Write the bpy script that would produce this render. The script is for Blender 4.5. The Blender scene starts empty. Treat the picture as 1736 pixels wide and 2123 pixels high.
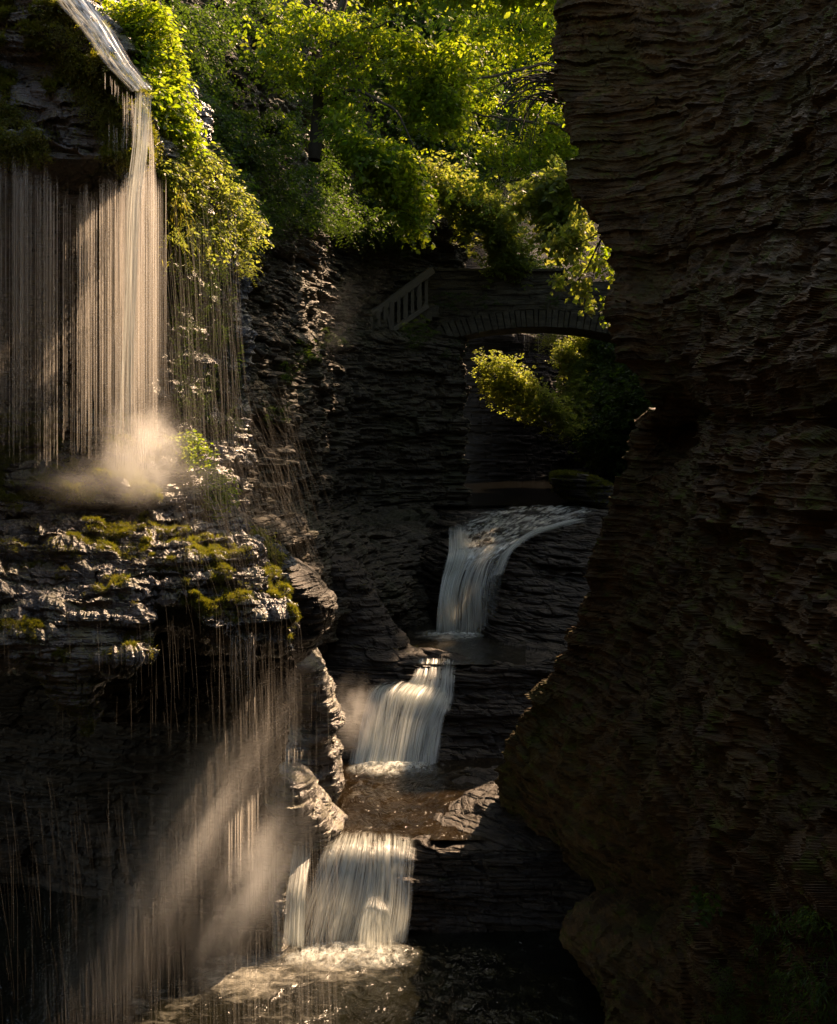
import bpy, math, random
import numpy as np
from mathutils import Vector, Matrix

R = math.radians
rng = np.random.default_rng(7)
random.seed(7)
sc = bpy.context.scene
C = sc.collection

# ------------------------------------------------------------------ camera, sky, sun
cam_d = bpy.data.cameras.new('camera'); cam = bpy.data.objects.new('camera', cam_d); C.objects.link(cam)
cam.location = (0, 0, 0); cam.rotation_euler = (R(90), 0, 0)
cam_d.sensor_width = 36; cam_d.lens = 40; cam_d.shift_y = -(512 - 434) / 1024
cam_d.clip_start = .1; cam_d.clip_end = 2000
sc.camera = cam
AZ, EL = R(32), R(42)                      # sun: to the right of straight ahead, above
SUN = np.array([math.sin(AZ) * math.cos(EL), math.cos(AZ) * math.cos(EL), math.sin(EL)])
w = bpy.data.worlds.new('World'); sc.world = w; w.use_nodes = True
nt = w.node_tree; nt.nodes.clear()
sky = nt.nodes.new('ShaderNodeTexSky'); sky.sky_type = 'NISHITA'; sky.sun_disc = False
sky.sun_elevation = EL; sky.sun_rotation = AZ
bg = nt.nodes.new('ShaderNodeBackground'); bg.inputs[1].default_value = .14
wo = nt.nodes.new('ShaderNodeOutputWorld')
nt.links.new(sky.outputs[0], bg.inputs[0]); nt.links.new(bg.outputs[0], wo.inputs[0])
sl = bpy.data.lights.new('sun', 'SUN'); sl.energy = 5; sl.angle = R(.5); sl.color = (1, .77, .62)
so = bpy.data.objects.new('sun', sl); C.objects.link(so)
so.rotation_euler = Vector(SUN).to_track_quat('Z', 'Y').to_euler()
sc.view_settings.view_transform = 'Standard'; sc.view_settings.look = 'None'
sc.view_settings.exposure = 1.3; sc.view_settings.gamma = 1
sc.view_settings.use_white_balance = True
sc.view_settings.white_balance_temperature = 8800; sc.view_settings.white_balance_tint = 10
sc.render.engine = 'CYCLES'
cy = sc.cycles
cy.max_bounces = 8; cy.diffuse_bounces = 3; cy.glossy_bounces = 2; cy.transmission_bounces = 3
cy.transparent_max_bounces = 32; cy.volume_bounces = 2
cy.caustics_reflective = False; cy.caustics_refractive = False
cy.sample_clamp_direct = 12; cy.sample_clamp_indirect = 3
cy.use_denoising = True
cy.volume_step_rate = 2; cy.volume_max_steps = 64

# ------------------------------------------------------------------ numbers
F = 2360.0; CX = 868.0; HY = 900.0         # unprojection: a picture point at a distance becomes a world point
def W(x, y, D):
    x, y, D = np.broadcast_arrays(np.asarray(x, float), np.asarray(y, float), np.asarray(D, float))
    return np.stack([(x - CX) / F * D, D, (HY - y) / F * D], -1)

def _h(ix, iy, iz, s):
    n = (ix.astype(np.int64) * 374761393 + iy.astype(np.int64) * 668265263 + iz.astype(np.int64) * 2147483647 + s * 974634777) & 0xffffffff
    n = ((n ^ (n >> 13)) * 1274126177) & 0xffffffff
    n = ((n ^ (n >> 16)) * 2246822519) & 0xffffffff
    return ((n ^ (n >> 13)) & 0xffff) / 65535.0
def vn(x, y, z, s=0):
    ix, iy, iz = np.floor(x), np.floor(y), np.floor(z)
    fx, fy, fz = x - ix, y - iy, z - iz
    fx, fy, fz = [f * f * (3 - 2 * f) for f in (fx, fy, fz)]
    ix, iy, iz = ix.astype(np.int64), iy.astype(np.int64), iz.astype(np.int64)
    r = 0
    for a in (0, 1):
        for b in (0, 1):
            for c in (0, 1):
                r = r + _h(ix + a, iy + b, iz + c, s) * (fx if a else 1 - fx) * (fy if b else 1 - fy) * (fz if c else 1 - fz)
    return r
def fbm(P, f, oct=4, s=0, g=.5):
    r = 0; a = 1; t = 0
    for k in range(oct):
        r = r + a * (vn(P[..., 0] * f, P[..., 1] * f, P[..., 2] * f, s + k * 17) - .5); t += a
        a *= g; f *= 2.03
    return r / t * 2
def sstep(a, b, x):
    t = np.clip((x - a) / (b - a), 0, 1); return t * t * (3 - 2 * t)

def crom(A, n, axis, k=.8):
    A = np.moveaxis(A, axis, 0); m = len(A)
    t = np.linspace(0, m - 1, n); i = np.minimum(t.astype(int), m - 2); f = (t - i)
    f = f.reshape((-1,) + (1,) * (A.ndim - 1))
    p0 = A[np.maximum(i - 1, 0)]; p1 = A[i]; p2 = A[i + 1]; p3 = A[np.minimum(i + 2, m - 1)]
    m1 = (p2 - p0) * .5 * k; m2 = (p3 - p1) * .5 * k
    f2, f3 = f * f, f ** 3
    q = (2 * f3 - 3 * f2 + 1) * p1 + (f3 - 2 * f2 + f) * m1 + (-2 * f3 + 3 * f2) * p2 + (f3 - f2) * m2
    return np.moveaxis(q, 0, axis)
def loft(rows, nu, nv, k=.8):
    """rows of (x, y, D) -> dense world grid [nv, nu, 3]"""
    n = max(len(r) for r in rows)
    rr = [crom(np.array(r, float), n, 0, k) if len(r) != n else np.array(r, float) for r in rows]
    A = crom(crom(np.stack(rr), nv, 0, k), nu, 1, k)
    return W(A[..., 0], A[..., 1], A[..., 2])
def normals(P):
    a = np.gradient(P, axis=1); b = np.gradient(P, axis=0)
    n = np.cross(a, b); n /= (np.linalg.norm(n, axis=-1, keepdims=True) + 1e-9)
    return n
def toward(N, P, tgt=(0, 0, 0)):
    d = np.array(tgt) - P
    s = np.sign((N * d).sum(-1).mean()) or 1
    return N * s

def strata(P, lay, tilt=(.0, .0), warp=.12, s=3):
    """offset of broken shale beds: list of (thickness, amplitude, block width)"""
    z = P[..., 2] + tilt[0] * P[..., 0] + tilt[1] * P[..., 1] + warp * fbm(P, .35, 3, s + 90)
    r = 0
    for k, (th, amp, bw) in enumerate(lay):
        q = z / th + .35 * fbm(P, .5 / th ** .5, 2, s + 5 * k)
        i = np.floor(q); f = q - i
        lenu = _h(i, i * 0, i * 0, s + k + 50)
        a = P[..., 0] * .8 + P[..., 1] * .9 + lenu * 9 + .3 * bw * fbm(P, 1.5 / bw, 2, s + k)
        j = np.floor(a / bw * (.6 + .8 * lenu)); g = a / bw * (.6 + .8 * lenu) - j
        block = _h(i, j, j * 0, s + k) - .5
        smooth = vn(P[..., 0] / bw * .7, P[..., 1] / bw * .7, i * 7.31, s + k + 9) - .5
        edge = sstep(0, .14, np.minimum(f, 1 - f)) * sstep(0, .08, np.minimum(g, 1 - g))
        r = r + amp * ((.9 * block + 1.3 * smooth) + .22 * (edge - 1))
    return r
def terrace(P, th, amt=.85, warp=.5, s=11, sharp=.28):
    q = P[..., 2] / th + warp * fbm(P, .9, 3, s) * 1.5
    i = np.floor(q); f = q - i
    g = sstep(.5 - sharp, .5 + sharp, f)
    P = P.copy(); P[..., 2] += amt * th * (g - f)
    return P
def rockify(P, lay=((.5, .35, 1.6), (.17, .16, .7), (.06, .06, .3)), f=((.25, .5), (1.2, .12)), tilt=(0, 0), s=3, n=None, flat=.35, warp=.12):
    N = toward(normals(P), P) if n is None else n
    N = N * np.array([1, 1, flat]); N /= (np.linalg.norm(N, axis=-1, keepdims=True) + 1e-9)
    d = strata(P, lay, tilt, s=s, warp=warp)
    for k, (fr, a) in enumerate(f):
        d = d + a * fbm(P, fr, 4, s + 31 * k + 7)
    return P + N * d[..., None]

# ------------------------------------------------------------------ objects
def tag(o, label=None, cat=None, group=None, kind=None):
    if label: o['label'] = label
    if cat: o['category'] = cat
    if group: o['group'] = group
    if kind: o['kind'] = kind
    return o
def empty(name, loc, label, cat, group=None):
    o = bpy.data.objects.new(name, None); C.objects.link(o); o.location = loc
    o.empty_display_size = .2
    return tag(o, label, cat, group)
def npmesh(name, V, faces, mat, parent=None, smooth=False, attrs=None, uv=None):
    """faces: [n,k] int array or a list of such arrays"""
    V = np.asarray(V, np.float32).reshape(-1, 3)
    fl = faces if isinstance(faces, list) else [faces]
    fl = [np.asarray(f, np.int32) for f in fl if len(f)]
    idx = np.concatenate([f.ravel() for f in fl]); cnt = np.concatenate([np.full(len(f), f.shape[1], np.int32) for f in fl])
    st = np.concatenate([[0], np.cumsum(cnt)[:-1]]).astype(np.int32)
    me = bpy.data.meshes.new(name)
    me.vertices.add(len(V)); me.vertices.foreach_set('co', V.ravel())
    me.loops.add(len(idx)); me.loops.foreach_set('vertex_index', idx)
    me.polygons.add(len(st)); me.polygons.foreach_set('loop_start', st); me.polygons.foreach_set('loop_total', cnt)
    if attrs:
        for k, a in attrs.items():
            at = me.attributes.new(k, 'FLOAT', 'POINT'); at.data.foreach_set('value', np.asarray(a, np.float32).ravel())
    if uv is not None:
        l = me.uv_layers.new(name='UVMap'); l.data.foreach_set('uv', np.asarray(uv, np.float32).reshape(-1, 2)[idx].ravel())
    me.update(calc_edges=True)
    me.polygons.foreach_set('use_smooth', np.full(len(st), smooth)); me.update()
    if mat: me.materials.append(mat)
    o = bpy.data.objects.new(name, me); C.objects.link(o)
    if parent:
        o.parent = parent
        o.matrix_parent_inverse = Matrix.Translation(-parent.location)
    return o
def gridf(nv, nu, off=0, wrap=False):
    i = np.arange(nv - 1)[:, None]; j = np.arange(nu if wrap else nu - 1)[None]
    j2 = (j + 1) % nu
    a = i * nu + j; b = i * nu + j2; c = (i + 1) * nu + j2; d = (i + 1) * nu + j
    return np.stack([a, b, c, d], -1).reshape(-1, 4) + off
def gmesh(name, P, mat, parent=None, smooth=False, uv=False, attrs=None, wrap=False):
    nv, nu = P.shape[:2]
    u = None
    if uv:
        vv, uu = np.meshgrid(np.linspace(0, 1, nv), np.linspace(0, 1, nu), indexing='ij'); u = np.stack([uu, vv], -1)
    f = gridf(nv, nu, wrap=wrap)
    return npmesh(name, P, f, mat, parent, smooth, attrs, u)
def tubes(paths, radii, sides=3):
    """paths [n, m, 3], radii [n, m] -> V, F"""
    P = np.asarray(paths, float); n, m = P.shape[:2]
    T = np.gradient(P, axis=1); T /= np.linalg.norm(T, axis=-1, keepdims=True) + 1e-9
    ref = np.array([.31, .9, .17]); A = np.cross(T, ref); A /= np.linalg.norm(A, axis=-1, keepdims=True) + 1e-9
    B = np.cross(T, A)
    r = np.asarray(radii, float)[..., None, None]
    th = np.arange(sides) / sides * 2 * math.pi
    V = P[:, :, None] + r * (A[:, :, None] * np.cos(th)[:, None] + B[:, :, None] * np.sin(th)[:, None])
    f = gridf(m, sides, wrap=True)
    Fc = (f[None] + (np.arange(n) * m * sides)[:, None, None]).reshape(-1, 4)
    return V.reshape(-1, 3), Fc
def join(parts):
    Vs, Fs, o = [], {}, 0
    for V, Fc in parts:
        for f in (Fc if isinstance(Fc, list) else [Fc]):
            if len(f): Fs.setdefault(np.asarray(f).shape[1], []).append(np.asarray(f) + o)
        Vs.append(np.asarray(V).reshape(-1, 3)); o += len(Vs[-1])
    return np.concatenate(Vs), [np.concatenate(v) for v in Fs.values()]
def box(a, b, c, d, h0, h1):
    pass

# ------------------------------------------------------------------ materials
def newmat(name):
    m = bpy.data.materials.new(name); m.use_nodes = True; m.node_tree.nodes.clear()
    return m, m.node_tree
class NT:
    def __init__(s, nt): s.nt = nt
    def n(s, t, **k):
        x = s.nt.nodes.new('ShaderNode' + t)
        for a, b in k.items(): setattr(x, a, b)
        return x
    def l(s, a, b): s.nt.links.new(a, b)
    def noise(s, vec, scale, det=4, rough=.55, dist=0):
        x = s.n('TexNoise'); x.inputs['Scale'].default_value = scale; x.inputs['Detail'].default_value = det
        x.inputs['Roughness'].default_value = rough; x.inputs['Distortion'].default_value = dist
        if vec is not None: s.l(vec, x.inputs['Vector'])
        return x.outputs[0]
    def map(s, vec, sc_, loc=(0, 0, 0), rot=(0, 0, 0)):
        x = s.n('Mapping'); x.inputs['Scale'].default_value = sc_; x.inputs['Location'].default_value = loc; x.inputs['Rotation'].default_value = rot
        s.l(vec, x.inputs[0]); return x.outputs[0]
    def ramp(s, v, a, b, c0=0, c1=1):
        x = s.n('MapRange'); x.interpolation_type = 'SMOOTHSTEP'
        for i, q in enumerate((a, b, c0, c1)): x.inputs[i + 1].default_value = q
        s.l(v, x.inputs[0]); return x.outputs[0]
    def math(s, op, a, b=None, clamp=False):
        x = s.n('Math', operation=op); x.use_clamp = clamp
        for i, q in enumerate((a, b)):
            if q is None: continue
            if isinstance(q, (int, float)): x.inputs[i].default_value = q
            else: s.l(q, x.inputs[i])
        return x.outputs[0]
    def mix(s, f, a, b):
        x = s.n('Mix'); x.data_type = 'RGBA'
        for i, q in ((0, f), (6, a), (7, b)):
            if isinstance(q, (int, float)): x.inputs[i].default_value = q
            elif isinstance(q, tuple): x.inputs[i].default_value = q + (1,) if len(q) == 3 else q
            else: s.l(q, x.inputs[i])
        return x.outputs[2]
    def bump(s, h, st, dist=.05, nrm=None):
        x = s.n('Bump'); x.inputs['Strength'].default_value = st; x.inputs['Distance'].default_value = dist
        s.l(h, x.inputs['Height'])
        if nrm: s.l(nrm, x.inputs['Normal'])
        return x.outputs[0]
    def attr(s, name):
        x = s.n('Attribute'); x.attribute_name = name; return x.outputs['Fac']
def rock_mat(name, c1, c2, c3=None, moss=(.05, .07, .01), mossamt=.5, rough=(.35, .7), bump=.6, bscale=1, wetspec=.5, layer=9, side=.0, coat=0):
    m, t = newmat(name); n = NT(t)
    c1, c2 = tuple(q * .6 for q in c1), tuple(q * .6 for q in c2); c3 = c3 and tuple(q * .6 for q in c3)
    tc = n.n('TexCoord').outputs['Object']
    lay = n.noise(n.map(tc, (1.1, 1.1, layer)), 1.6, 5, .6, .3)
    big = n.noise(tc, .8, 3)
    fine = n.noise(n.map(tc, (1, 1, 2.5)), 14 * bscale, 5, .65)
    col = n.mix(n.ramp(lay, .35, .65), c1, c2)
    if c3: col = n.mix(n.ramp(big, .48, .66), col, c3)
    col = n.mix(n.ramp(fine, .3, .75), n.mix(.45, col, (.004, .004, .004)), col)
    geo = n.n('NewGeometry'); sp = n.n('SeparateXYZ'); n.l(geo.outputs['Normal'], sp.inputs[0])
    mn = n.noise(tc, 3.6, 6, .7)
    mk = n.math('MULTIPLY', n.ramp(mn, 1 - mossamt - .08, 1 - mossamt + .08), n.ramp(sp.outputs[2], side - .05, side + .35))
    col = n.mix(mk, col, n.mix(n.ramp(fine, .3, .7), tuple(q * .5 for q in moss), moss))
    b = n.n('BsdfPrincipled'); n.l(col, b.inputs['Base Color'])
    if coat: b.inputs['Coat Weight'].default_value = coat; b.inputs['Coat Roughness'].default_value = .27; b.inputs['Coat IOR'].default_value = 1.9
    n.l(n.math('ADD', n.ramp(n.noise(tc, 3.1, 3), .35, .65, rough[0], rough[1]), n.math('MULTIPLY', mk, .35), True), b.inputs['Roughness'])
    b.inputs['Specular IOR Level'].default_value = wetspec
    b1 = n.bump(lay, bump * .8, .12)
    b2 = n.bump(fine, bump, .04, b1)
    n.l(b2, b.inputs['Normal'])
    if coat: n.l(b2, b.inputs['Coat Normal'])
    o = n.n('OutputMaterial'); n.l(b.outputs[0], o.inputs[0]); return m
def leaf_mat(name, c1, c2, t1, t2, mixf=.55, rough=.45):
    m, t = newmat(name); n = NT(t)
    a = n.attr('rnd')
    d = n.n('BsdfPrincipled'); n.l(n.mix(a, c1, c2), d.inputs['Base Color']); d.inputs['Roughness'].default_value = rough
    d.inputs['Specular IOR Level'].default_value = .3
    tr = n.n('BsdfTranslucent'); n.l(n.mix(a, t1, t2), tr.inputs[0])
    mx = n.n('MixShader'); mx.inputs[0].default_value = mixf; n.l(d.outputs[0], mx.inputs[1]); n.l(tr.outputs[0], mx.inputs[2])
    o = n.n('OutputMaterial'); n.l(mx.outputs[0], o.inputs[0]); return m
def bark_mat(name='bark', c=(.05, .035, .02)):
    m, t = newmat(name); n = NT(t); tc = n.n('TexCoord').outputs['Object']
    x = n.noise(n.map(tc, (8, 8, 1.5)), 3, 4)
    b = n.n('BsdfPrincipled'); n.l(n.mix(x, tuple(q * .4 for q in c), c), b.inputs['Base Color']); b.inputs['Roughness'].default_value = .85
    n.l(n.bump(x, .6, .03), b.inputs['Normal'])
    o = n.n('OutputMaterial'); n.l(b.outputs[0], o.inputs[0]); return m
def silk_mat(name, fu=60, fv=2.0, lo=.40, hi=.66, col=(.82, .86, .80), gain=1.0, gloss=.12):
    """falling water: white threads with clear gaps, running along V"""
    m, t = newmat(name); n = NT(t)
    uv = n.n('UVMap').outputs[0]
    a = n.noise(n.map(uv, (fu, fv, 1)), 1, 4, .6, .1)
    a2 = n.noise(n.map(uv, (fu * .22, fv * .8, 1), (3, 5, 1)), 1, 3, .5, .2)
    s = n.math('ADD', n.math('MULTIPLY', a, .55), n.math('MULTIPLY', a2, .45))
    al = n.math('MULTIPLY', n.ramp(s, lo, hi), n.attr('dens')); al = n.math('MULTIPLY', al, gain, True)
    d = n.n('BsdfDiffuse'); d.inputs[0].default_value = col + (1,)
    tr = n.n('BsdfTranslucent'); tr.inputs[0].default_value = col + (1,)
    g = n.n('BsdfGlossy'); g.inputs['Roughness'].default_value = .35; g.inputs[0].default_value = (.9, .9, .9, 1)
    m1 = n.n('MixShader'); m1.inputs[0].default_value = .5; n.l(d.outputs[0], m1.inputs[1]); n.l(tr.outputs[0], m1.inputs[2])
    m2 = n.n('MixShader'); m2.inputs[0].default_value = gloss; n.l(m1.outputs[0], m2.inputs[1]); n.l(g.outputs[0], m2.inputs[2])
    bb = n.bump(s, .5, .03); n.l(bb, g.inputs['Normal'])
    tp = n.n('BsdfTransparent'); m3 = n.n('MixShader'); n.l(al, m3.inputs[0]); n.l(tp.outputs[0], m3.inputs[1]); n.l(m2.outputs[0], m3.inputs[2])
    o = n.n('OutputMaterial'); n.l(m3.outputs[0], o.inputs[0]); return m
def strand_mat(name, op=.6, col=(.9, .86, .8)):
    m, t = newmat(name); n = NT(t)
    d = n.n('BsdfTranslucent'); d.inputs[0].default_value = col + (1,)
    g = n.n('BsdfGlossy'); g.inputs['Roughness'].default_value = .4
    m1 = n.n('MixShader'); m1.inputs[0].default_value = .3; n.l(d.outputs[0], m1.inputs[1]); n.l(g.outputs[0], m1.inputs[2])
    tp = n.n('BsdfTransparent'); m3 = n.n('MixShader')
    n.l(n.math('MULTIPLY', n.attr('dens'), op, True), m3.inputs[0]); n.l(tp.outputs[0], m3.inputs[1]); n.l(m1.outputs[0], m3.inputs[2])
    o = n.n('OutputMaterial'); n.l(m3.outputs[0], o.inputs[0]); return m
def pool_mat(name, c=(.018, .013, .006), foam_at=((0, 0, 1, 0),), bsc=2.2, bst=.5, flow=(1, .5, 1), foamcol=(.50, .48, .40)):
    m, t = newmat(name); n = NT(t); tc = n.n('TexCoord').outputs['Object']
    vec = n.map(tc, flow)
    rip = n.noise(vec, bsc * 2.2, 4, .6, .6); rip2 = n.noise(vec, bsc * .7, 3, .5, .8)
    h = n.math('ADD', n.math('MULTIPLY', rip, .6), rip2)
    b = n.n('BsdfPrincipled'); b.inputs['Roughness'].default_value = .12; b.inputs['IOR'].default_value = 1.33
    bed = n.noise(tc, 1.7, 4); col = n.mix(n.ramp(bed, .4, .65), tuple(q * .5 for q in c), c)
    f = None
    for (x, y, r, amt) in foam_at:
        vm = n.n('VectorMath', operation='DISTANCE'); n.l(tc, vm.inputs[0]); vm.inputs[1].default_value = (x, y, FOAMZ[0])
        q = n.ramp(vm.outputs['Value'], r * .15, r, amt, 0)
        f = q if f is None else n.math('MAXIMUM', f, q)
    fn = n.noise(n.map(tc, (flow[0] * .55, flow[1] * 1.5, 1), (0, 0, 0), (0, 0, .35)), 7.0, 7, .72, .5)
    fo = n.ramp(n.math('ADD', fn, f), .72, 1.35)
    fo = n.math('MULTIPLY', fo, .9)
    col = n.mix(fo, col, foamcol)
    n.l(col, b.inputs['Base Color'])
    n.l(n.math('ADD', n.math('MULTIPLY', fo, .5), .12), b.inputs['Roughness'])
    n.l(n.bump(h, bst, .12), b.inputs['Normal'])
    o = n.n('OutputMaterial'); n.l(b.outputs[0], o.inputs[0]); return m
def mist_mat(name, dens, col=(1, .93, .85), g=.5, nscale=1.2, rad=True):
    m, t = newmat(name); n = NT(t); tc = n.n('TexCoord')
    pv = n.n('VolumeScatter'); pv.inputs['Color'].default_value = col + (1,); pv.inputs['Anisotropy'].default_value = g
    vm = n.n('VectorMath', operation='LENGTH'); n.l(tc.outputs['Object'], vm.inputs[0])
    q = n.ramp(vm.outputs['Value'], .0, 1, 1, 0); q = n.math('POWER', q, 1.6)
    no = n.ramp(n.noise(tc.outputs['Object'], nscale * 2, 4), .36, .66, .05, 1.5)
    n.l(n.math('MULTIPLY', n.math('MULTIPLY', q, no), dens), pv.inputs['Density'])
    o = n.n('OutputMaterial'); n.l(pv.outputs[0], o.inputs['Volume']); return m

M = {}
M['right'] = rock_mat('brown_shale', (.20, .105, .034), (.085, .048, .018), (.12, .085, .020), moss=(.07, .08, .012), mossamt=.42, rough=(.6, .9), wetspec=.2, bump=.8, layer=5, side=-.3)
M['dark'] = rock_mat('dark_shale', (.19, .145, .09), (.08, .064, .042), (.12, .11, .055), moss=(.03, .045, .01), mossamt=.35, rough=(.45, .8), wetspec=.35, bump=.7, layer=10, side=.1)
M['wet'] = rock_mat('wet_shale', (.15, .078, .030), (.07, .038, .016), moss=(.14, .115, .014), mossamt=.5, rough=(.24, .45), wetspec=.9, bump=1.0, bscale=1.4, layer=12, side=.1, coat=1)
M['wet2'] = rock_mat('wet_dark_shale', (.085, .055, .030), (.040, .027, .017), moss=(.05, .055, .01), mossamt=.35, rough=(.35, .6), wetspec=.45, bump=.9, layer=10, side=.2, coat=.0)
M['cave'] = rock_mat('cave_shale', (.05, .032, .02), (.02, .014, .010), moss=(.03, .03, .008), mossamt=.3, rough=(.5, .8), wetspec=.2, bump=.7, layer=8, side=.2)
M['bridge'] = rock_mat('bridge_stone', (.22, .19, .13), (.11, .095, .07), moss=(.04, .06, .012), mossamt=.35, rough=(.6, .9), wetspec=.2, bump=.6, layer=4, side=-.4)
M['slope'] = rock_mat('mossy_soil', (.018, .016, .008), (.012, .012, .006), moss=(.02, .03, .006), mossamt=.6, rough=(.7, .9), wetspec=.1, bump=.8, layer=2, side=-.5)
M['wood'] = bark_mat('weathered_wood', (.15, .125, .09))
M['bark'] = bark_mat('bark', (.05, .038, .022))
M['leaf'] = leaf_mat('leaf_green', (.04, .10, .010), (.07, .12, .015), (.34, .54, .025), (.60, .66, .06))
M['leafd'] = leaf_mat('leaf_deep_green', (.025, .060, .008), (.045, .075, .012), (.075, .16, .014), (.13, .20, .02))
M['leafy'] = leaf_mat('leaf_yellow_green', (.055, .10, .02), (.08, .11, .03), (.38, .50, .06), (.56, .56, .10))
M['grass'] = leaf_mat('grass_blade', (.08, .10, .015), (.11, .10, .02), (.40, .42, .05), (.5, .42, .06))
M['moss'] = leaf_mat('moss_tuft', (.06, .08, .008), (.12, .10, .015), (.22, .28, .02), (.42, .36, .04), .45)
M['silk'] = silk_mat('falling_water', 110, 1.6, .43, .60, gain=1.15)
M['film'] = silk_mat('water_film', 24, 14, .44, .66, gain=.8, gloss=.35)
M['rush'] = silk_mat('rushing_water', 34, 16, .38, .60, gain=1.2, gloss=.45)
M['strand'] = strand_mat('water_thread', .55)
M['spray'] = strand_mat('water_spray', .30)

# ------------------------------------------------------------------ the rock of the gorge
SURF = {}
def cliff(name, rows, nu, nv, mat, lay=((.5, .35, 1.6), (.17, .16, .7), (.06, .06, .3)), f=((.25, .5), (1.2, .12)), tilt=(0, 0), s=3, terr=None, label=None, cat=None, k=.8, flat=.35, oname='cliff', warp=.12):
    P = loft(rows, nu, nv, k)
    if terr: 
        for th, am in terr: P = terrace(P, th, am, s=s)
    P = rockify(P, lay, f, tilt, s, flat=flat, warp=warp)
    o = gmesh(oname, P, M[mat])
    tag(o, kind='structure')
    SURF[name] = P
    return o
# right wall, the dark overhanging buttress
prof = [(-45, 1150, 20), (0, 1148, 20), (80, 1140, 20), (150, 1146, 19.8), (200, 1158, 19.6), (255, 1200, 19.4), (330, 1212, 19.2), (385, 1192, 19), (440, 1224, 18.8), (500, 1242, 18.6), (525, 1268, 18.6),
        (640, 1274, 18.2), (700, 1296, 18), (760, 1308, 17.8), (800, 1322, 17.7), (848, 1352, 17.8), (880, 1346, 18.6), (950, 1322, 18.8), (1010, 1278, 18.8), (1080, 1260, 18.9), (1150, 1238, 19), (1220, 1218, 19.2),
        (1310, 1182, 19.5), (1400, 1146, 19.8), (1480, 1086, 20), (1530, 1052, 20.1), (1610, 1042, 20.1), (1660, 1062, 20.0), (1720, 1105, 19.7), (1780, 1180, 19), (1850, 1252, 18), (1890, 1238, 17), (1940, 1212, 16.4), (2030, 1238, 15.6), (2123, 1268, 15), (2300, 1300, 14)]
rows = []
for y, xs, D in prof:
    up = y < 850
    q = 0 if y < 850 else min(1, (y - 850) / 900)
    h = max(0, 1 - y / 850); near = [(xs + 100 + 30 * q, y + (14 if up else 0), D - .7 - 1.5 * q), (1500, y * 1.0 - (30 if up else 0), 12.2 + 7.6 * h - 2.2 * q), (1760, y - (50 if up else 0), 8.6 + 6 * h - 2.2 * q), (2200, y - (60 if up else 0), 6.2 + 4 * h - 1.8 * q)]
    dd = 1.0 * math.exp(-((y - 885) / 48) ** 2); near = [(a, b, c + dd) for a, b, c in near] + [(3500, y - (60 if up else 0), 4.6 + .5 * h)]
    rows.append([(xs + 1000, y, D + 6), (xs + 330, y, D + 2.6), (xs + 50, y, D + .8), (xs, y, D)] + near)
cliff('right', rows, 660, 1150, 'right', lay=((.85, .13, 1.7), (.30, .13, .7), (.11, .075, .30), (.045, .02, .14)), f=((.3, .2), (1.1, .22), (4, .09)), tilt=(.12, -.04), s=21, flat=.3, warp=.3)
# left gorge wall running back to the bridge, a steep overgrown bank above it
cols = [(250, 14.0), (330, 15), (480, 20), (600, 27), (730, 38), (900, 41.4), (955, 42.2), (956, 48), (930, 60)]
def lrow(y, dd, sx=0, alt=None):
    return [(x + sx, y, D + dd * (.35 + .65 * min(1, D / 30))) for x, D in cols]
rows = [lrow(-500, 26), lrow(-200, 16), lrow(0, 9), lrow(200, 5), lrow(380, 2), lrow(455, .4), lrow(490, .9), lrow(540, 1.6), lrow(640, .8), lrow(705, .2), lrow(720, -.6), lrow(880, -.9), lrow(1040, -1.2)]
for y, Ds in ((1110, (13, 14, 18, 23, 32, 35.5, 38, 46, 56)), (1230, (13, 14, 18, 22, 27.6, 32.6, 33.5, 46, 50)), (1330, (13, 14, 18, 22, 27.3, 31.5, 33, 46, 50)), (1500, (13, 14, 18, 22, 27, 31, 33, 46, 50))):
    rows.append([(x, y, D) for (x, _), D in zip(cols, Ds)])
cliff('left', rows, 900, 900, 'dark', lay=((.5, .3, 2.2), (.17, .18, .9), (.075, .10, .3)), f=((.2, .6), (1.1, .15)), tilt=(.02, .01), s=5, flat=.2)
# overhanging rock head and recess behind the curtain, then the steps the curtain lands on
xs6 = (-250, 0, 130, 230)
def crow(y, Ds, xr, Dr, xe, De, xx=xs6): return [(x, y, d) for x, d in zip(xx, Ds)] + [(xr, y, Dr), (xe, y, De)]
rows = [crow(-260, (12.6, 12.4, 12.1, 12), 60, 12.3, 160, 15, (-250, -100, -30, 20)), crow(-100, (12.1, 11.8, 11.5, 11.4), 95, 11.6, 200, 14.5, (-250, -60, 10, 60)),
        crow(0, (11.6, 11.3, 11, 10.9), 165, 11.0, 260, 14, (-250, -30, 60, 115)), crow(110, (11.1, 10.9, 10.65, 10.6), 245, 10.7, 330, 13.5, (-250, 0, 100, 175)),
        crow(200, (10.7, 10.4, 10.3, 10.3), 312, 10.4, 390, 13), crow(290, (10.35, 10.2, 10.25, 10.2), 326, 10.3, 410, 12.8), crow(332, (10.25, 10.15, 10.3, 10.15), 330, 10.25, 420, 12.6),
        crow(352, (11.1, 11.0, 11, 10.9), 335, 11.2, 430, 13.2), crow(420, (11.8, 11.7, 11.7, 11.6), 345, 12.2, 480, 14.4), crow(650, (12.2, 12.1, 12.1, 12.1), 360, 12.9, 520, 15),
        crow(850, (12.6, 12.5, 12.4, 12.4), 350, 12.8, 520, 15), crow(872, (12.3, 12.2, 12.1, 12.1), 330, 12.6, 520, 14.2), crow(950, (12.0, 11.95, 11.9, 11.8), 325, 12.2, 520, 14), 
        crow(1000, (11.75, 11.7, 11.65, 11.6), 330, 11.7, 520, 13.8), crow(1045, (11.5, 11.45, 11.4, 11.35), 345, 11.6, 520, 13.6), crow(1100, (11.5, 11.5, 11.5, 11.4), 345, 11.8, 520, 13.6)]
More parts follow.
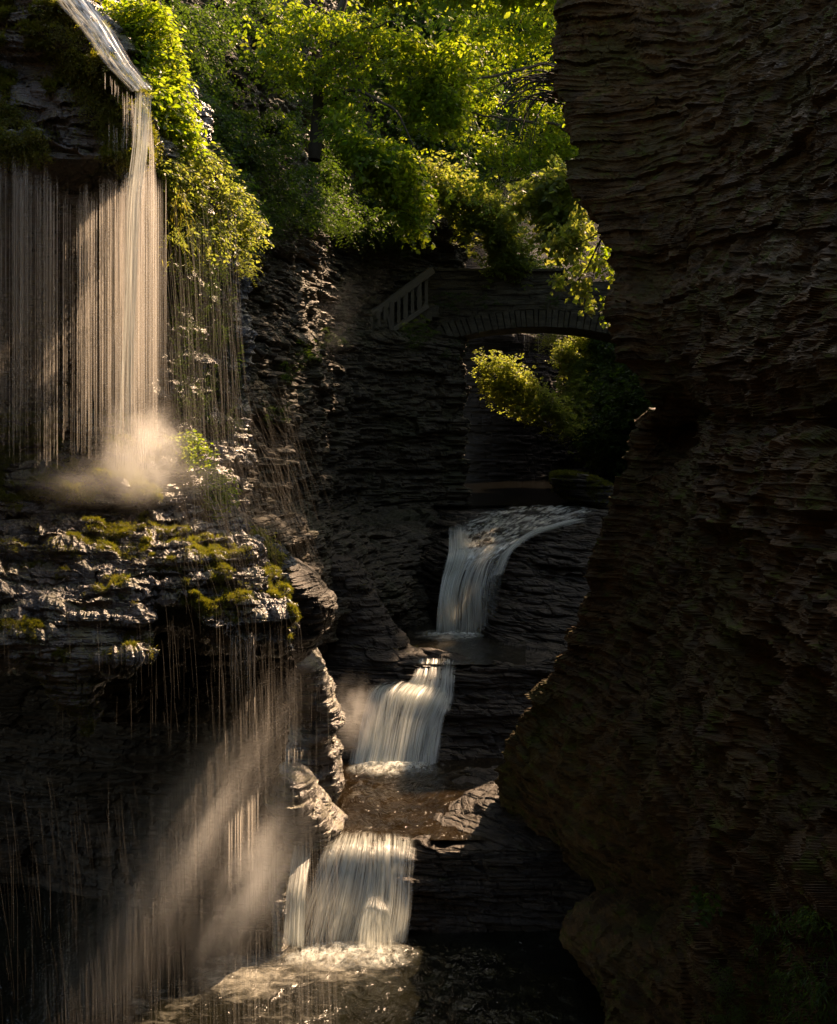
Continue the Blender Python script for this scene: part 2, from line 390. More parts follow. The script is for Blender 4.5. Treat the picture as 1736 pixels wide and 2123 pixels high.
cliff('head', rows, 560, 900, 'wet', lay=((.22, .16, .9), (.085, .10, .35), (.035, .03, .12)), f=((.7, .22), (2.6, .1)), tilt=(.14, 0), s=8, terr=((.16, .6),), flat=.4)
# the wet ledge with its lobes, its undercut and the cave wall below
X9 = (-200, 60, 180, 280, 318, 400, 440, 530)
def prow(ys, Ds, xr, yr, Dr, X=X9): return [(x, y, d) for x, y, d in zip(X, ys, Ds)] + [(xr, yr, Dr)]
c8 = lambda v: (v,) * 8
rows = [prow((1036,) * 5 + (1046, 1062, 1105), (11.6,) * 5 + (11.7, 11.7, 11.6), 592, 1180, 11.5), prow((1062,) * 5 + (1075, 1090, 1125), (11.25,) * 5 + (11.25, 11.25, 11.3), 600, 1205, 11.25),
        prow((1100,) * 5 + (1108, 1120, 1150), (10.95,) * 5 + (10.95, 10.95, 11.0), 606, 1226, 11.0), prow((1150,) * 5 + (1155, 1165, 1188), (10.6,) * 5 + (10.6, 10.65, 10.7), 610, 1248, 10.8),
        prow((1210, 1215, 1215, 1208, 1200, 1198, 1210, 1228), (10.2, 10.15, 10.1, 10.15, 10.35, 10.4, 10.45, 10.45), 612, 1268, 10.6),
        prow((1270, 1290, 1295, 1290, 1232, 1230, 1262, 1280), (9.85, 9.75, 9.7, 9.8, 10.2, 10.25, 10.2, 10.25), 612, 1288, 10.45),
        prow((1300, 1330, 1345, 1340, 1246, 1242, 1290, 1308), (9.7, 9.6, 9.6, 9.7, 10.2, 10.25, 10.1, 10.2), 606, 1300, 10.5),
        prow((1330, 1362, 1380, 1362, 1262, 1256, 1304, 1325), (9.85, 9.75, 9.75, 9.85, 10.35, 10.4, 10.25, 10.35), 602, 1322, 10.7),
        prow((1310, 1330, 1345, 1335, 1262, 1256, 1290, 1300), c8(12.5), 600, 1310, 14), prow(c8(1400), (18, 17.5, 17, 16.6, 16.5, 16.5, 16.5, 16.8), 600, 1400, 17.5), prow(c8(1650), (20, 19.4, 19, 18.8, 18.7, 18.5, 18.4, 18.4), 590, 1650, 18.6), prow(c8(2150), (20, 19.6, 19.2, 19, 18.9, 18.8, 18.7, 18.6), 600, 2150, 18.6)]
cave = rows[8:]; rows = rows[:10]
cliff('ledge', rows, 760, 820, 'wet', lay=((.16, .13, .7), (.06, .075, .28), (.028, .03, .1)), f=((.8, .16), (3, .07), (9, .058), (25, .032)), tilt=(.03, 0), s=14, terr=((.17, .8), (.06, .6)), flat=1.0)
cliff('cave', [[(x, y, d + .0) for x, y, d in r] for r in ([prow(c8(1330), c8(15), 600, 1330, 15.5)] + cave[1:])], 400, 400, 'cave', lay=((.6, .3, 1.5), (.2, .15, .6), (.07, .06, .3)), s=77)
# stepped riverbed: upper pool, step, middle pool, step, lower pool bottom
X8 = (480, 620, 740, 850, 930, 1010, 1100, 1250, 1420)
def brow(ys, Ds): 
    ys = ys if isinstance(ys, tuple) else (ys,) * 9
    Ds = Ds if isinstance(Ds, tuple) else (Ds,) * 9
    return [(x, y, d) for x, y, d in zip(X8, ys, Ds)]
rows = [brow(1339, 29), brow((1372, 1373, 1374, 1377, 1377, 1374, 1370, 1368, 1366), 26.2), brow((1386, 1390, 1392, 1402, 1400, 1394, 1390, 1390, 1390), 25.8), brow(1440, 25.4), brow(1520, 24.7), brow(1600, 23.9),
        brow((1618, 1618, 1618, 1618, 1606, 1600, 1596, 1590, 1590), 23.4), brow((1700, 1700, 1700, 1700, 1672, 1656, 1652, 1650, 1650), 21), brow((1740, 1744, 1749, 1749, 1740, 1738, 1738, 1742, 1748), 19.35),
        brow((1772, 1776, 1780, 1780, 1768, 1768, 1775, 1788, 1796), 18.85), brow(1860, 18.6), brow(1955, 18.35), brow(2080, 18.3)]
cliff('bed', rows, 620, 900, 'wet2', lay=((.28, .14, 1.2), (.10, .09, .5), (.04, .03, .2)), f=((.6, .16), (2.5, .05)), tilt=(.03, 0), s=17, terr=((.16, .5),), flat=.5)
# slab under the upper cascade and the layered shoulder right of it
rows = [[(880, 1062, 39.5), (940, 1058, 39.3), (1010, 1054, 39.3), (1080, 1052, 39.3), (1160, 1050, 39.3), (1262, 1056, 39), (1420, 1060, 38)],
        [(880, 1100, 36), (925, 1102, 35), (980, 1098, 35), (1050, 1096, 34.6), (1140, 1092, 34.6), (1262, 1080, 36.5), (1420, 1080, 36)],
        [(880, 1150, 33.5), (915, 1160, 32), (965, 1152, 31.8), (1020, 1144, 31.8), (1075, 1126, 32.4), (1220, 1104, 34), (1420, 1110, 33.5)],
        [(870, 1200, 33), (905, 1215, 32), (950, 1206, 31.8), (1010, 1190, 31.8), (1062, 1170, 31.5), (1200, 1150, 32.4), (1420, 1160, 32)],
        [(870, 1260, 33), (905, 1262, 32), (950, 1262, 31.8), (1000, 1262, 31.6), (1040, 1240, 30.6), (1180, 1215, 31), (1420, 1220, 30.8)],
        [(870, 1330, 32.5), (905, 1330, 32), (950, 1330, 31.8), (990, 1325, 30.6), (1030, 1290, 29.8), (1160, 1270, 30), (1420, 1270, 30)],
        [(870, 1352, 31.5), (905, 1352, 31), (950, 1352, 30.4), (992, 1345, 29.5), (1045, 1330, 29.0), (1150, 1330, 28.9), (1420, 1330, 28.8)],
        [(870, 1352, 31.5), (905, 1352, 31), (955, 1352, 30.0), (1002, 1375, 28.4), (1050, 1380, 28.0), (1150, 1390, 27.9), (1420, 1390, 27.8)],
        [(870, 1400, 31.5), (905, 1400, 31), (960, 1400, 29.8), (1010, 1420, 27.6), (1055, 1450, 27.2), (1150, 1480, 26.9), (1420, 1480, 26.8)],
        [(870, 1700, 31), (905, 1700, 30), (960, 1700, 29), (1010, 1700, 26.6), (1055, 1700, 25.6), (1150, 1700, 25.2), (1420, 1700, 25.2)]]
cliff('upper', rows, 620, 760, 'wet2', lay=((.30, .16, 1.6), (.11, .11, .6), (.05, .05, .25)), f=((.5, .2), (2, .07)), tilt=(.10, 0), s=23, terr=((.2, .6),), flat=.4)

def stone(name, rows, mat, nu=150, nv=200, lay=((.2, .1, .8), (.07, .05, .3)), f=((.8, .12), (3, .05)), s=3, power=2.6, label=None, cat=None, group=None, kind=None, parent=None, cap=.35, terr=None):
    """closed rock from rows (y, x left, x right, D front, depth)"""
    A = crom(np.array(rows, float), nv, 0)
    th = np.linspace(0, 2 * math.pi, nu, endpoint=False)
    t = np.linspace(0, 1, nv); e = np.minimum(1, np.minimum(t, 1 - t) / (cap * .25 + 1e-6)); e = .12 + .88 * np.sqrt(np.clip(1 - (1 - e) ** 2, 0, 1))
    c, s_ = np.cos(th), np.sin(th)
    cc = np.sign(c) * np.abs(c) ** (2 / power); ss = np.sign(s_) * np.abs(s_) ** (2 / power)
    Dm = A[:, 3] + A[:, 4] / 2
    x0 = (A[:, 1] + A[:, 2]) / 2; hw = (A[:, 2] - A[:, 1]) / 2
    Z = (HY - A[:, 0]) / F * Dm
    X = (x0[:, None] - CX) / F * Dm[:, None] + cc * (hw / F * Dm * e)[:, None]
    Y = Dm[:, None] + ss * (A[:, 4] / 2 * e)[:, None]
    P = np.stack([X, Y, np.repeat(Z[:, None], nu, 1)], -1)
    cen = P.mean(1, keepdims=True)
    if terr:
        P = terrace(P, terr[0], terr[1], s=s)
    N = P - cen; N[..., 2] *= .3; N /= np.linalg.norm(N, axis=-1, keepdims=True) + 1e-9
    d = strata(P, lay, (.05, 0), s=s)
    for k, (fr, a) in enumerate(f): d = d + a * fbm(P, fr, 4, s + 31 * k)
    P = P + N * d[..., None] * e[:, None, None]
    V = np.concatenate([P.reshape(-1, 3), P[0].mean(0)[None], P[-1].mean(0)[None]])
    i = np.arange(nu); j = (i + 1) % nu; o = nv * nu
    tri = np.concatenate([np.stack([j, i, np.full(nu, o)], -1), np.stack([i + (nv - 1) * nu, j + (nv - 1) * nu, np.full(nu, o + 1)], -1)])
    ob = npmesh(name, V, [gridf(nv, nu, wrap=True), tri], M[mat], parent)
    tag(ob, label, cat, group, kind)
    SURF[label or name] = P
    return ob
G_R = 'rocks jutting from the left wall beside the stream'
stone('rock_outcrop', [(1160, 560, 600, 17, 1.6), (1200, 570, 652, 17, 1.8), (1245, 575, 694, 17.2, 1.8), (1295, 580, 684, 17.4, 1.8), (1335, 590, 655, 17.6, 1.6), (1365, 600, 640, 17.8, 1.2)], 'wet2',
      label='dark rock bulge overhanging just behind the tip of the wet ledge', cat='rock', group=G_R, s=41)
stone('rock_outcrop', [(1338, 600, 640, 20.6, 1.4), (1368, 596, 668, 20.6, 1.6), (1420, 594, 692, 20.8, 1.6), (1490, 594, 714, 21, 1.6), (1522, 594, 692, 21, 1.6), (1560, 594, 704, 21.1, 1.6), (1620, 594, 716, 21.2, 1.6), (1650, 594, 700, 21.2, 1.6), (1740, 590, 690, 21.2, 1.6)], 'wet',
      label='tall fin of wet rock with a glittering right edge, left of the middle waterfall', cat='rock', group=G_R, s=43)
stone('rock_outcrop', [(1592, 575, 632, 18.3, 1.2), (1625, 552, 655, 18.2, 1.6), (1655, 556, 668, 18.3, 1.8), (1690, 566, 700, 18.6, 1.8), (1706, 570, 718, 18.8, 1.6), (1728, 575, 700, 18.8, 1.5), (1745, 566, 660, 18.6, 1.4), (1790, 556, 632, 18.0, 1.5), (1870, 566, 614, 17.6, 1.4), (1960, 575, 605, 17.4, 1.4), (2020, 575, 605, 17.4, 1.4)], 'wet',
      label='low rock shelf with a blazing wet top above the lowest waterfall', cat='rock', group=G_R, s=47)
stone('rock_outcrop', [(1140, 600, 690, 26.6, 2.5), (1170, 600, 740, 26.6, 2.5), (1220, 600, 775, 26.6, 2.2), (1262, 610, 800, 26.5, 2.0), (1305, 620, 826, 26.3, 2), (1345, 630, 870, 26, 2), (1370, 640, 900, 25.8, 2), (1390, 650, 880, 25.8, 2), (1430, 650, 780, 25.8, 1.6)], 'wet2', nu=300, nv=240,
      label='dark stepped rock bank left of the pool under the upper waterfall', cat='rock', group=G_R, s=53, terr=(.3, .7), power=2.2)
stone('rock_outcrop', [(980, 1148, 1200, 39.4, 2.0), (992, 1146, 1235, 39.4, 2.4), (1010, 1150, 1275, 39.3, 2.8), (1030, 1165, 1320, 39.2, 3), (1046, 1200, 1330, 39, 3), (1062, 1240, 1340, 39, 3)], 'wet2', nu=300, nv=130,
      label='thin bedded mossy ledge lit by the sun above the upper waterfall', cat='rock', group='ledges beside the upper stream', s=57, terr=(.09, .8), lay=((.09, .16, .9), (.04, .05, .3)), f=((.8, .08),))
stone('rock_outcrop', [(1270, 30, 292, 9.65, 1.2), (1330, 30, 292, 9.5, 1.2), (1372, 60, 250, 9.5, 1.0), (1412, 86, 214, 9.5, .8), (1450, 120, 208, 9.55, .6), (1492, 160, 200, 9.6, .4), (1520, 172, 192, 9.6, .3)], 'wet', nu=260, nv=200,
      label='mossy rock lobe hanging down with threads of water below the wet ledge', cat='rock', group='lobes of the wet ledge', s=61, lay=((.10, .10, .5), (.04, .05, .15)), f=((1.2, .1), (4, .05)))
stone('rock_outcrop', [(868, 335, 350, 12.4, .8), (900, 335, 372, 12.3, 1.0), (960, 335, 412, 12.3, 1.1), (1020, 345, 455, 12.3, 1.2), (1075, 370, 500, 12.2, 1.3), (1120, 400, 520, 12.2, 1.2)], 'wet2', nu=200, nv=180,
      label='steep dark rock wedge under the leafy plant right of the curtain waterfall', cat='rock', group=G_R, s=67)

# unseen cliff added on the right, rim shaped for shade; then the wooded hill
def world_sheet(A, nu, nv): A = np.array(A, float); return crom(crom(A, nv, 0), nu, 1)
rim = [(26, 14, 8), (34, 13, 10.5), (41, 12, 11), (42.5, 11.8, 14.6), (54, 12.2, 14.6), (57, 12.4, 14.6), (58, 12.6, 21), (62.3, 12.9, 21), (63, 13, 10), (80, 17, 12)]
A = []
for k, (fz, dx) in enumerate(((-.6, 0), (0, 0), (.4, .2), (.8, .3), (1, .6), (1, 4), (.9, 14))):
    A.append([(X + dx, D, (fz * Z if fz > 0 else -8)) for D, X, Z in rim])
P = rockify(world_sheet(A, 260, 160), ((.6, .4, 2), (.2, .15, .8)), ((.2, .8), (1, .2)), s=71)
tag(gmesh('cliff', P, M['dark']), kind='structure'); SURF['farright'] = P
rows = [[(x, y, d + abs(x - 1100) * .01) for x in (-2600, 200, 700, 900, 1100, 1300, 1700, 3600)] for y, d in ((500, 170), (-10, 118), (-60, 106), (-40, 102), (20, 97), (400, 84), (650, 78), (900, 74), (1100, 70))]
P = loft(rows, 200, 120); P = P + (fbm(P, .06, 4, 5) * 6)[..., None] * np.array([0, -1, .3])
tag(gmesh('hillside', P, M['slope']), kind='structure'); SURF['hill'] = P
# bare wall seen under the arch
rows = [[(860, y, 62), (960, y, 61 + d), (1060, y, 61 + d), (1160, y, 64 + d), (1280, y, 72 + d), (1420, y, 76 + d)] for y, d in ((480, 4), (600, 3), (690, 1), (740, 1), (860, 0), (1000, -1), (1100, -2))]
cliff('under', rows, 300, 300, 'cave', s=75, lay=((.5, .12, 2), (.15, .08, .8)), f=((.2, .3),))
# the gorge goes on behind the viewer
path = [(4.5, 7.5), (8, 2), (8, -14), (0, -18), (-9, -14), (-9, 2), (-7.5, 12.5)]
A = [[(x * k, y * (k if y < 0 else 1), z) for x, y in path] for k, z in ((1, -9), (1.02, -2), (1.05, 6), (1.1, 10), (1.2, 15))]
P = rockify(world_sheet(A, 300, 160), ((.6, .3, 2), (.2, .15, .8)), ((.3, .5),), s=83)
tag(gmesh('cliff', P, M['dark']), kind='structure')
# ground sheet
G = np.array([[(-400, -60, -9.2), (400, -60, -9.2)], [(-400, 700, -9.2), (400, 700, -9.2)]], float)
tag(gmesh('ground', crom(crom(G, 24, 0), 24, 1), M['slope']), kind='structure')

# ------------------------------------------------------------------ water
def plane_poly(name, pts, z, mat, nx=200, ny=200, amp=.012, fr=3):
    """water sheet spanned by four corners (display x, D)"""
    (a, b, c, d) = pts
    A = crom(crom(np.array([[a, b], [d, c]], float), ny, 0), nx, 1)
    X = (A[..., 0] - CX) / F * A[..., 1]; Y = A[..., 1]
    P = np.stack([X, Y, np.full(X.shape, float(z))], -1)
    P[..., 2] += amp * fbm(P * np.array([1, .6, 1]), fr, 4, 3)
    return tag(gmesh(name, P, mat, smooth=True), kind='structure')
FOAMZ = [-8.0]
wx = lambda x, D: (x - CX) / F * D
M['pool0'] = pool_mat('lower_pool', (.010, .010, .006), ((wx(700, 17.6), 17.6, 2.0, .5), (wx(520, 16.8), 16.8, 1.5, .5), (wx(350, 16), 16, 1.6, .3), (wx(600, 15.6), 15.6, 1.6, .28)), bst=.8)
plane_poly('water', ((-700, 9), (2000, 9), (1900, 22), (-200, 22)), -8, M['pool0'], 340, 340, .03, 2.4)
FOAMZ[0] = -6.9
M['pool1'] = pool_mat('middle_pool', (.022, .014, .006), ((wx(810, 23.6), 23.6, 1.2, .5), (wx(760, 21.8), 21.8, 1.3, .26), (wx(720, 19.6), 19.6, 1.0, .3)), bst=1)
plane_poly('water', ((560, 19.32), (1010, 19.32), (1080, 24.2), (560, 24.2)), -6.9, M['pool1'], 240, 240, .03, 3)
FOAMZ[0] = -5.25
M['pool2'] = pool_mat('upper_pool', (.035, .03, .02), ((wx(935, 29.8), 29.8, 1.6, .5),), bst=.5)
plane_poly('water', ((700, 26.0), (1090, 26.0), (1090, 33), (700, 33)), -5.27, M['pool2'], 200, 200, .02, 3)
FOAMZ[0] = -2.45
M['pool3'] = pool_mat('stream', (.004, .004, .003), ((9, 60, 1, 0),), bst=.4)
plane_poly('water', ((900, 39.0), (1420, 39.0), (1420, 62), (900, 62)), -2.45, M['pool3'], 100, 100, .01, 3)

def sheet(parent, name, rows, nu=80, nv=90, layers=3, off=.05, mat='silk', wob=.04, fade=(.04, .06), bot=.12, top=.06, s=0, dens=1.0, uvk=1):
    P0 = loft(rows, nu, nv)
    N = toward(normals(P0), P0)
    uu = np.linspace(0, 1, nu)[None]; vv = np.linspace(0, 1, nv)[:, None]
    parts, dn, uvs = [], [], []
    for k in range(layers):
        ridge = wob * (vn(uu * 14 + s + k * 3.3, vv * 1.2, uu * 0, 5 + k) - .5) * 2 + wob * .5 * (vn(uu * 40 + k, vv * 2.5, uu * 0, 9 + k) - .5)
        ridge = ridge * .35; P = P0 + N * (off * k + ridge)[..., None] 
        en = .08 * (vn(vv * 6 + k, uu * 0 + k, uu * 0, s + 50) - .3)
        e = sstep(0, fade[0] * (1 + k) + .04, uu - en) * sstep(0, fade[1] * (1 + k) + .04, 1 - uu - en)
        e = e * (.25 + .75 * sstep(0, top + .001, vv)) * (sstep(0, bot, 1 - vv) * .7 + .3) * sstep(0, .12, vv + .10 * vn(uu * 30 + k, vv * 0, vv * 0, s + 60))
        clump = .2 + .75 * vn(uu * 7 + s * 1.7 + k * 5, vv * 1.0, uu * 0, 33 + k) + .35 * vn(uu * 19 + k * 5, vv * 1.6, uu * 0, 35 + k)
        parts.append((P.reshape(-1, 3), gridf(nv, nu))); dn.append((e * clump * dens).ravel() + np.zeros(nv * nu))
        uvs.append(np.stack([np.broadcast_to(uu * uvk + k * .37 + s, (nv, nu)), np.broadcast_to(vv + k * .21, (nv, nu))], -1).reshape(-1, 2))
    V, Fs = join(parts)
    return npmesh(name, V, Fs, M[mat], parent, True, {'dens': np.concatenate(dn)}, np.concatenate(uvs))
def threads(parent, name, P, r, dens, mat='strand', sides=3):
    V, Fc = tubes(P, r, sides)
    d = np.repeat(np.asarray(dens, float)[..., None], sides, -1) if np.ndim(dens) == 2 else np.repeat(np.repeat(np.asarray(dens)[:, None], P.shape[1], 1)[..., None], sides, -1)
    return npmesh(name, V, Fc, M[mat], parent, True, {'dens': d.ravel()})
def foam(parent, name, cx, D, z, rx, ry, h, n=5, dens=.9):
    """low churned foam where the water lands"""
    nu, nv = 150, 60
    u = np.linspace(-1, 1, nu)[None]; v = np.linspace(-1, 1, nv)[:, None]
    X = wx(cx, D) + u * rx + 0 * v; Y = D + v * ry + 0 * u
    P = np.stack([X, Y, X * 0], -1); r2 = u ** 2 + v ** 2
    q = np.clip(1 - r2, 0, 1)
    P[..., 2] = z + .01 + h * .55 * q ** .7 * (.4 + .6 * vn(X * 3, Y * 4, X * 0, 3)) + h * .15 * q * fbm(P, 7, 3, 5)
    dn = dens * sstep(0, .9, q) * (.15 + 1.0 * vn(X * 2.2, Y * 3, X * 0, 8))
    uv = np.stack([u + 0 * v, v * .5 + 0 * u], -1)
    o = gmesh(name, P, M['froth'], parent, True, attrs={'dens': dn}); return o
mm, t_ = newmat('froth'); n_ = NT(t_); tc_ = n_.n('TexCoord').outputs['Object']
fo_ = n_.ramp(n_.noise(n_.map(tc_, (1, .45, 1)), 9, 6, .75, .4), .36, .66); al_ = n_.math('MULTIPLY', fo_, n_.attr('dens'), True)
d_ = n_.n('BsdfDiffuse'); d_.inputs[0].default_value = (.8, .84, .78, 1); tp_ = n_.n('BsdfTransparent'); mx_ = n_.n('MixShader')
n_.l(al_, mx_.inputs[0]); n_.l(tp_.outputs[0], mx_.inputs[1]); n_.l(d_.outputs[0], mx_.inputs[2]); o_ = n_.n('OutputMaterial'); n_.l(mx_.outputs[0], o_.inputs[0]); M['froth'] = mm

GF = 'waterfalls'
# upper waterfall
wf = empty('waterfall', W(950, 1312, 30.2).tolist(), 'upper waterfall fanning down a sloping slab, then dropping into its pool below the bridge', 'waterfall', GF)
R0 = [(985, 1066, 39), (1050, 1054, 39.1), (1120, 1049, 39.2), (1190, 1049, 39.2), (1252, 1057, 38.6)]
R1 = [(942, 1096, 34.6), (1000, 1090, 34.6), (1060, 1088, 34.4), (1120, 1086, 34.4), (1190, 1082, 35)]
R2 = [(930, 1148, 31.5), (972, 1142, 31.4), (1015, 1136, 31.4), (1062, 1126, 31.6), (1112, 1108, 32.6)]
R3 = [(918, 1196, 30.9), (945, 1188, 30.9), (980, 1178, 30.9), (1020, 1160, 31), (1078, 1128, 31.6)]
R4 = [(910, 1250, 30.4), (932, 1246, 30.4), (962, 1236, 30.3), (1000, 1222, 30.2), (1052, 1170, 30.8)]
R5 = [(904, 1314, 30.2), (928, 1316, 30.2), (958, 1316, 30.0), (995, 1316, 29.9), (1030, 1300, 29.9)]
sheet(wf, 'falling_sheet', [R2, R3, R4, R5], 120, 90, 4, .05, fade=(.05, .25), top=.02, s=1, dens=1.1)
sheet(wf, 'sloping_sheet', [R0, R1, R2, R3], 120, 120, 2, .04, 'film', fade=(.05, .05), top=.1, bot=.0, s=2, dens=2.0)
sheet(wf, 'side_stream', [[(930, 1098, 33.8), (948, 1096, 33.8), (968, 1094, 33.8)], [(928, 1150, 31.3), (950, 1150, 31.3), (975, 1146, 31.3)], [(916, 1198, 30.8), (934, 1198, 30.8), (958, 1190, 30.8)], [(908, 1250, 30.3), (922, 1250, 30.3), (944, 1246, 30.3)], [(903, 1314, 30.1), (920, 1316, 30.1), (945, 1316, 30.0)]], 50, 100, 4, .04, s=3, dens=1.4, top=.3)
sheet(wf, 'bright_stream', [[(1180, 1082, 34.6), (1200, 1080, 34.8), (1225, 1078, 35.2)], [(1090, 1112, 32.2), (1104, 1108, 32.4), (1120, 1106, 32.6)], [(1040, 1150, 31), (1052, 1148, 31.1), (1066, 1142, 31.2)], [(1015, 1200, 30.4), (1030, 1196, 30.4), (1046, 1190, 30.5)]], 40, 90, 3, .04, s=4, dens=1.3, bot=.6)
foam(wf, 'foam', 935, 29.7, -5.25, .95, .9, .12)
# middle waterfall
wf = empty('waterfall', W(820, 1600, 23.7).tolist(), 'middle waterfall in two tiers, bulging out white over a round rock', 'waterfall', GF)
sheet(wf, 'top_tier', [[(866, 1374, 26.35), (900, 1373, 26.35), (948, 1374, 26.3)], [(852, 1410, 25.7), (896, 1408, 25.7), (946, 1410, 25.6)], [(815, 1440, 25.4), (885, 1442, 25.3), (942, 1446, 25.3)], [(780, 1452, 25.2), (870, 1470, 25.0), (938, 1480, 25.0)]], 80, 60, 3, .05, s=5, dens=1.1, top=.02)
sheet(wf, 'lower_tier', [[(770, 1432, 25.6), (840, 1430, 25.6), (905, 1440, 25.5), (940, 1450, 25.4)], [(752, 1452, 25.1), (820, 1450, 25.1), (890, 1462, 25.0), (930, 1478, 24.9)], [(740, 1500, 24.6), (810, 1500, 24.6), (870, 1506, 24.6), (922, 1512, 24.6)], [(730, 1552, 24.1), (800, 1556, 24.1), (860, 1560, 24.1), (914, 1560, 24.1)], [(720, 1604, 23.7), (790, 1606, 23.7), (855, 1608, 23.7), (908, 1604, 23.7)]], 120, 100, 5, .05, s=6, dens=1.2, wob=.06, top=.0)
foam(wf, 'foam', 815, 23.3, -6.9, 1.05, .65, .28)
# lower waterfall
wf = empty('waterfall', W(730, 1955, 17.9).tolist(), 'lowest waterfall, a wide veil dropping from the middle pool into the bottom pool', 'waterfall', GF)
sheet(wf, 'veil', [[(680, 1742, 19.45), (740, 1744, 19.45), (800, 1746, 19.45), (866, 1748, 19.4)], [(668, 1768, 18.85), (735, 1770, 18.8), (800, 1772, 18.8), (864, 1776, 18.75)], [(648, 1816, 18.5), (725, 1816, 18.5), (800, 1820, 18.5), (858, 1822, 18.5)], [(620, 1880, 18.2), (710, 1880, 18.2), (795, 1884, 18.2), (856, 1884, 18.2)], [(596, 1962, 17.9), (690, 1966, 17.9), (780, 1968, 17.9), (846, 1966, 17.9)]], 150, 110, 4, .05, s=7, dens=.85, wob=.05, top=.14)
sheet(wf, 'side_stream', [[(612, 1762, 19.0), (628, 1760, 19), (646, 1764, 19)], [(600, 1796, 18.4), (620, 1800, 18.4), (640, 1806, 18.4)], [(592, 1860, 17.9), (612, 1864, 17.9), (634, 1870, 17.9)], [(586, 1960, 17.5), (608, 1964, 17.5), (634, 1966, 17.5)]], 50, 80, 4, .05, s=8, dens=1.3)
sheet(wf, 'boulder_splash', [[(765, 1868, 17.9), (782, 1862, 17.9), (800, 1870, 17.9)], [(752, 1890, 17.7), (782, 1886, 17.6), (812, 1890, 17.7)], [(744, 1930, 17.6), (782, 1930, 17.5), (820, 1930, 17.6)], [(738, 1966, 17.6), (782, 1968, 17.5), (826, 1966, 17.6)]], 60, 50, 2, .04, s=9, dens=.55, top=.4)
foam(wf, 'foam', 715, 17.4, -8, 1.25, .55, .16)

# curtain waterfall: separate threads from the overhang to the steps
wf = empty('waterfall', W(160, 1040, 11.4).tolist(), 'tall curtain waterfall of thin sunlit threads falling from the mossy overhang', 'waterfall', GF)
def lip(x): return np.interp(x, [-120, 0, 60, 110, 180, 250, 290, 312, 330], [345, 336, 340, 372, 394, 370, 320, 210, 420])
def foot(x): return np.interp(x, [-120, 0, 130, 260, 330], [890, 890, 880, 890, 890])
def curtain(n, x0, x1, r0, r1, seed, D0=10.0, dj=.35, y0=None, y1=None, dens=(.35, 1)):
    g = np.random.default_rng(seed)
    x = g.uniform(x0, x1, n)
    keep = vn(x / 11, x * 0, x * 0, seed) + .8 * g.random(n) > .62; x = x[keep]; n = len(x)
    D = D0 + g.uniform(-dj, dj, n) * .5 + .1
    ya = (lip(x) if y0 is None else np.full(n, y0)) + g.uniform(-14, 14, n) + 34 * (vn(x / 9, x * 0, x * 0, 7) - .5) + np.where(g.random(n) < .2, g.uniform(10, 130, n), 0); yb = foot(x) + g.uniform(-90, 90, n) if y1 is None else y1 + g.uniform(-60, 60, n)
    short = g.random(n) < .25; yb = np.where(short, ya + (yb - ya) * g.uniform(.35, .9, n), yb)
    t = np.linspace(0, 1, 12)[None]
    Y = ya[:, None] + (yb - ya)[:, None] * t
    X = x[:, None] + g.normal(0, .5, (n, 1)) * t + .25 * np.sin(t * g.uniform(5, 30, (n, 1)) + g.uniform(0, 6, (n, 1)))
    P = W(X, Y, D[:, None] + 0 * t)
    r = np.exp(g.uniform(np.log(r0), np.log(r1), n))[:, None] * (.65 + .35 * t) * (.8 + .4 * vn(t * 9 + x[:, None], t * 0, t * 0, 4))
    d = (.12 + .95 * g.random(n) ** 2.4)[:, None] * sstep(0, .10, t) * (1 - .8 * t ** 1.5) 
    return P, r, d
for nm, a in (('thread', (1300, -110, 325, .0012, .0042, 101, 9.85)), ('thread', (150, 235, 300, .002, .006, 102, 9.85)), ('thread', (70, 296, 345, .0015, .004, 103, 10.0, .3, 360))):
    P, r, d = curtain(*a); threads(wf, nm, P, r, d)
sheet(wf, 'main_stream', [[(288, 190, 9.95), (297, 190, 9.9), (312, 192, 9.95)], [(282, 300, 9.78), (291, 300, 9.75), (306, 300, 9.78)], [(266, 440, 9.75), (277, 440, 9.7), (290, 440, 9.75)], [(254, 700, 9.75), (266, 700, 9.7), (279, 700, 9.75)], [(244, 900, 9.75), (259, 900, 9.7), (278, 900, 9.75)]], 24, 140, 2, .03, s=11, dens=.95, uvk=.5, bot=.3)
sheet(wf, 'sloping_stream', [[(-20, -200, 11.0), (30, -205, 11.0), (70, -210, 11.1)], [(98, -20, 10.55), (134, -24, 10.5), (170, -30, 10.6)], [(166, 62, 10.32), (196, 56, 10.3), (228, 50, 10.4)], [(222, 140, 10.15), (248, 134, 10.12), (274, 130, 10.2)], [(272, 190, 10.0), (295, 186, 9.98), (318, 184, 10.05)]], 60, 200, 2, .02, 'rush', s=12, dens=1.15, uvk=.7, bot=0, top=0, fade=(.2, .2))
for (xa, ya, yb, n, sd) in ((215, 150, 190, 18, 5), (255, 195, 420, 55, 6), (225, 250, 380, 36, 7)):
    g = np.random.default_rng(sd); x = xa + g.uniform(0, 60, n); y0 = ya + (x - xa) * .9 + g.uniform(-6, 6, n)
    t = np.linspace(0, 1, 6)[None]; P = W(x[:, None] + 0 * t, y0[:, None] + (yb - ya) * g.uniform(.4, 1, (n, 1)) * t, 10.0 + 0 * t + g.uniform(0, .3, (n, 1)))
    threads(wf, 'thread', P, np.full(P.shape[:2], .0028), (g.random(n) ** 1.5)[:, None] * (sstep(0, .2, t) * (1 - .7 * t)))
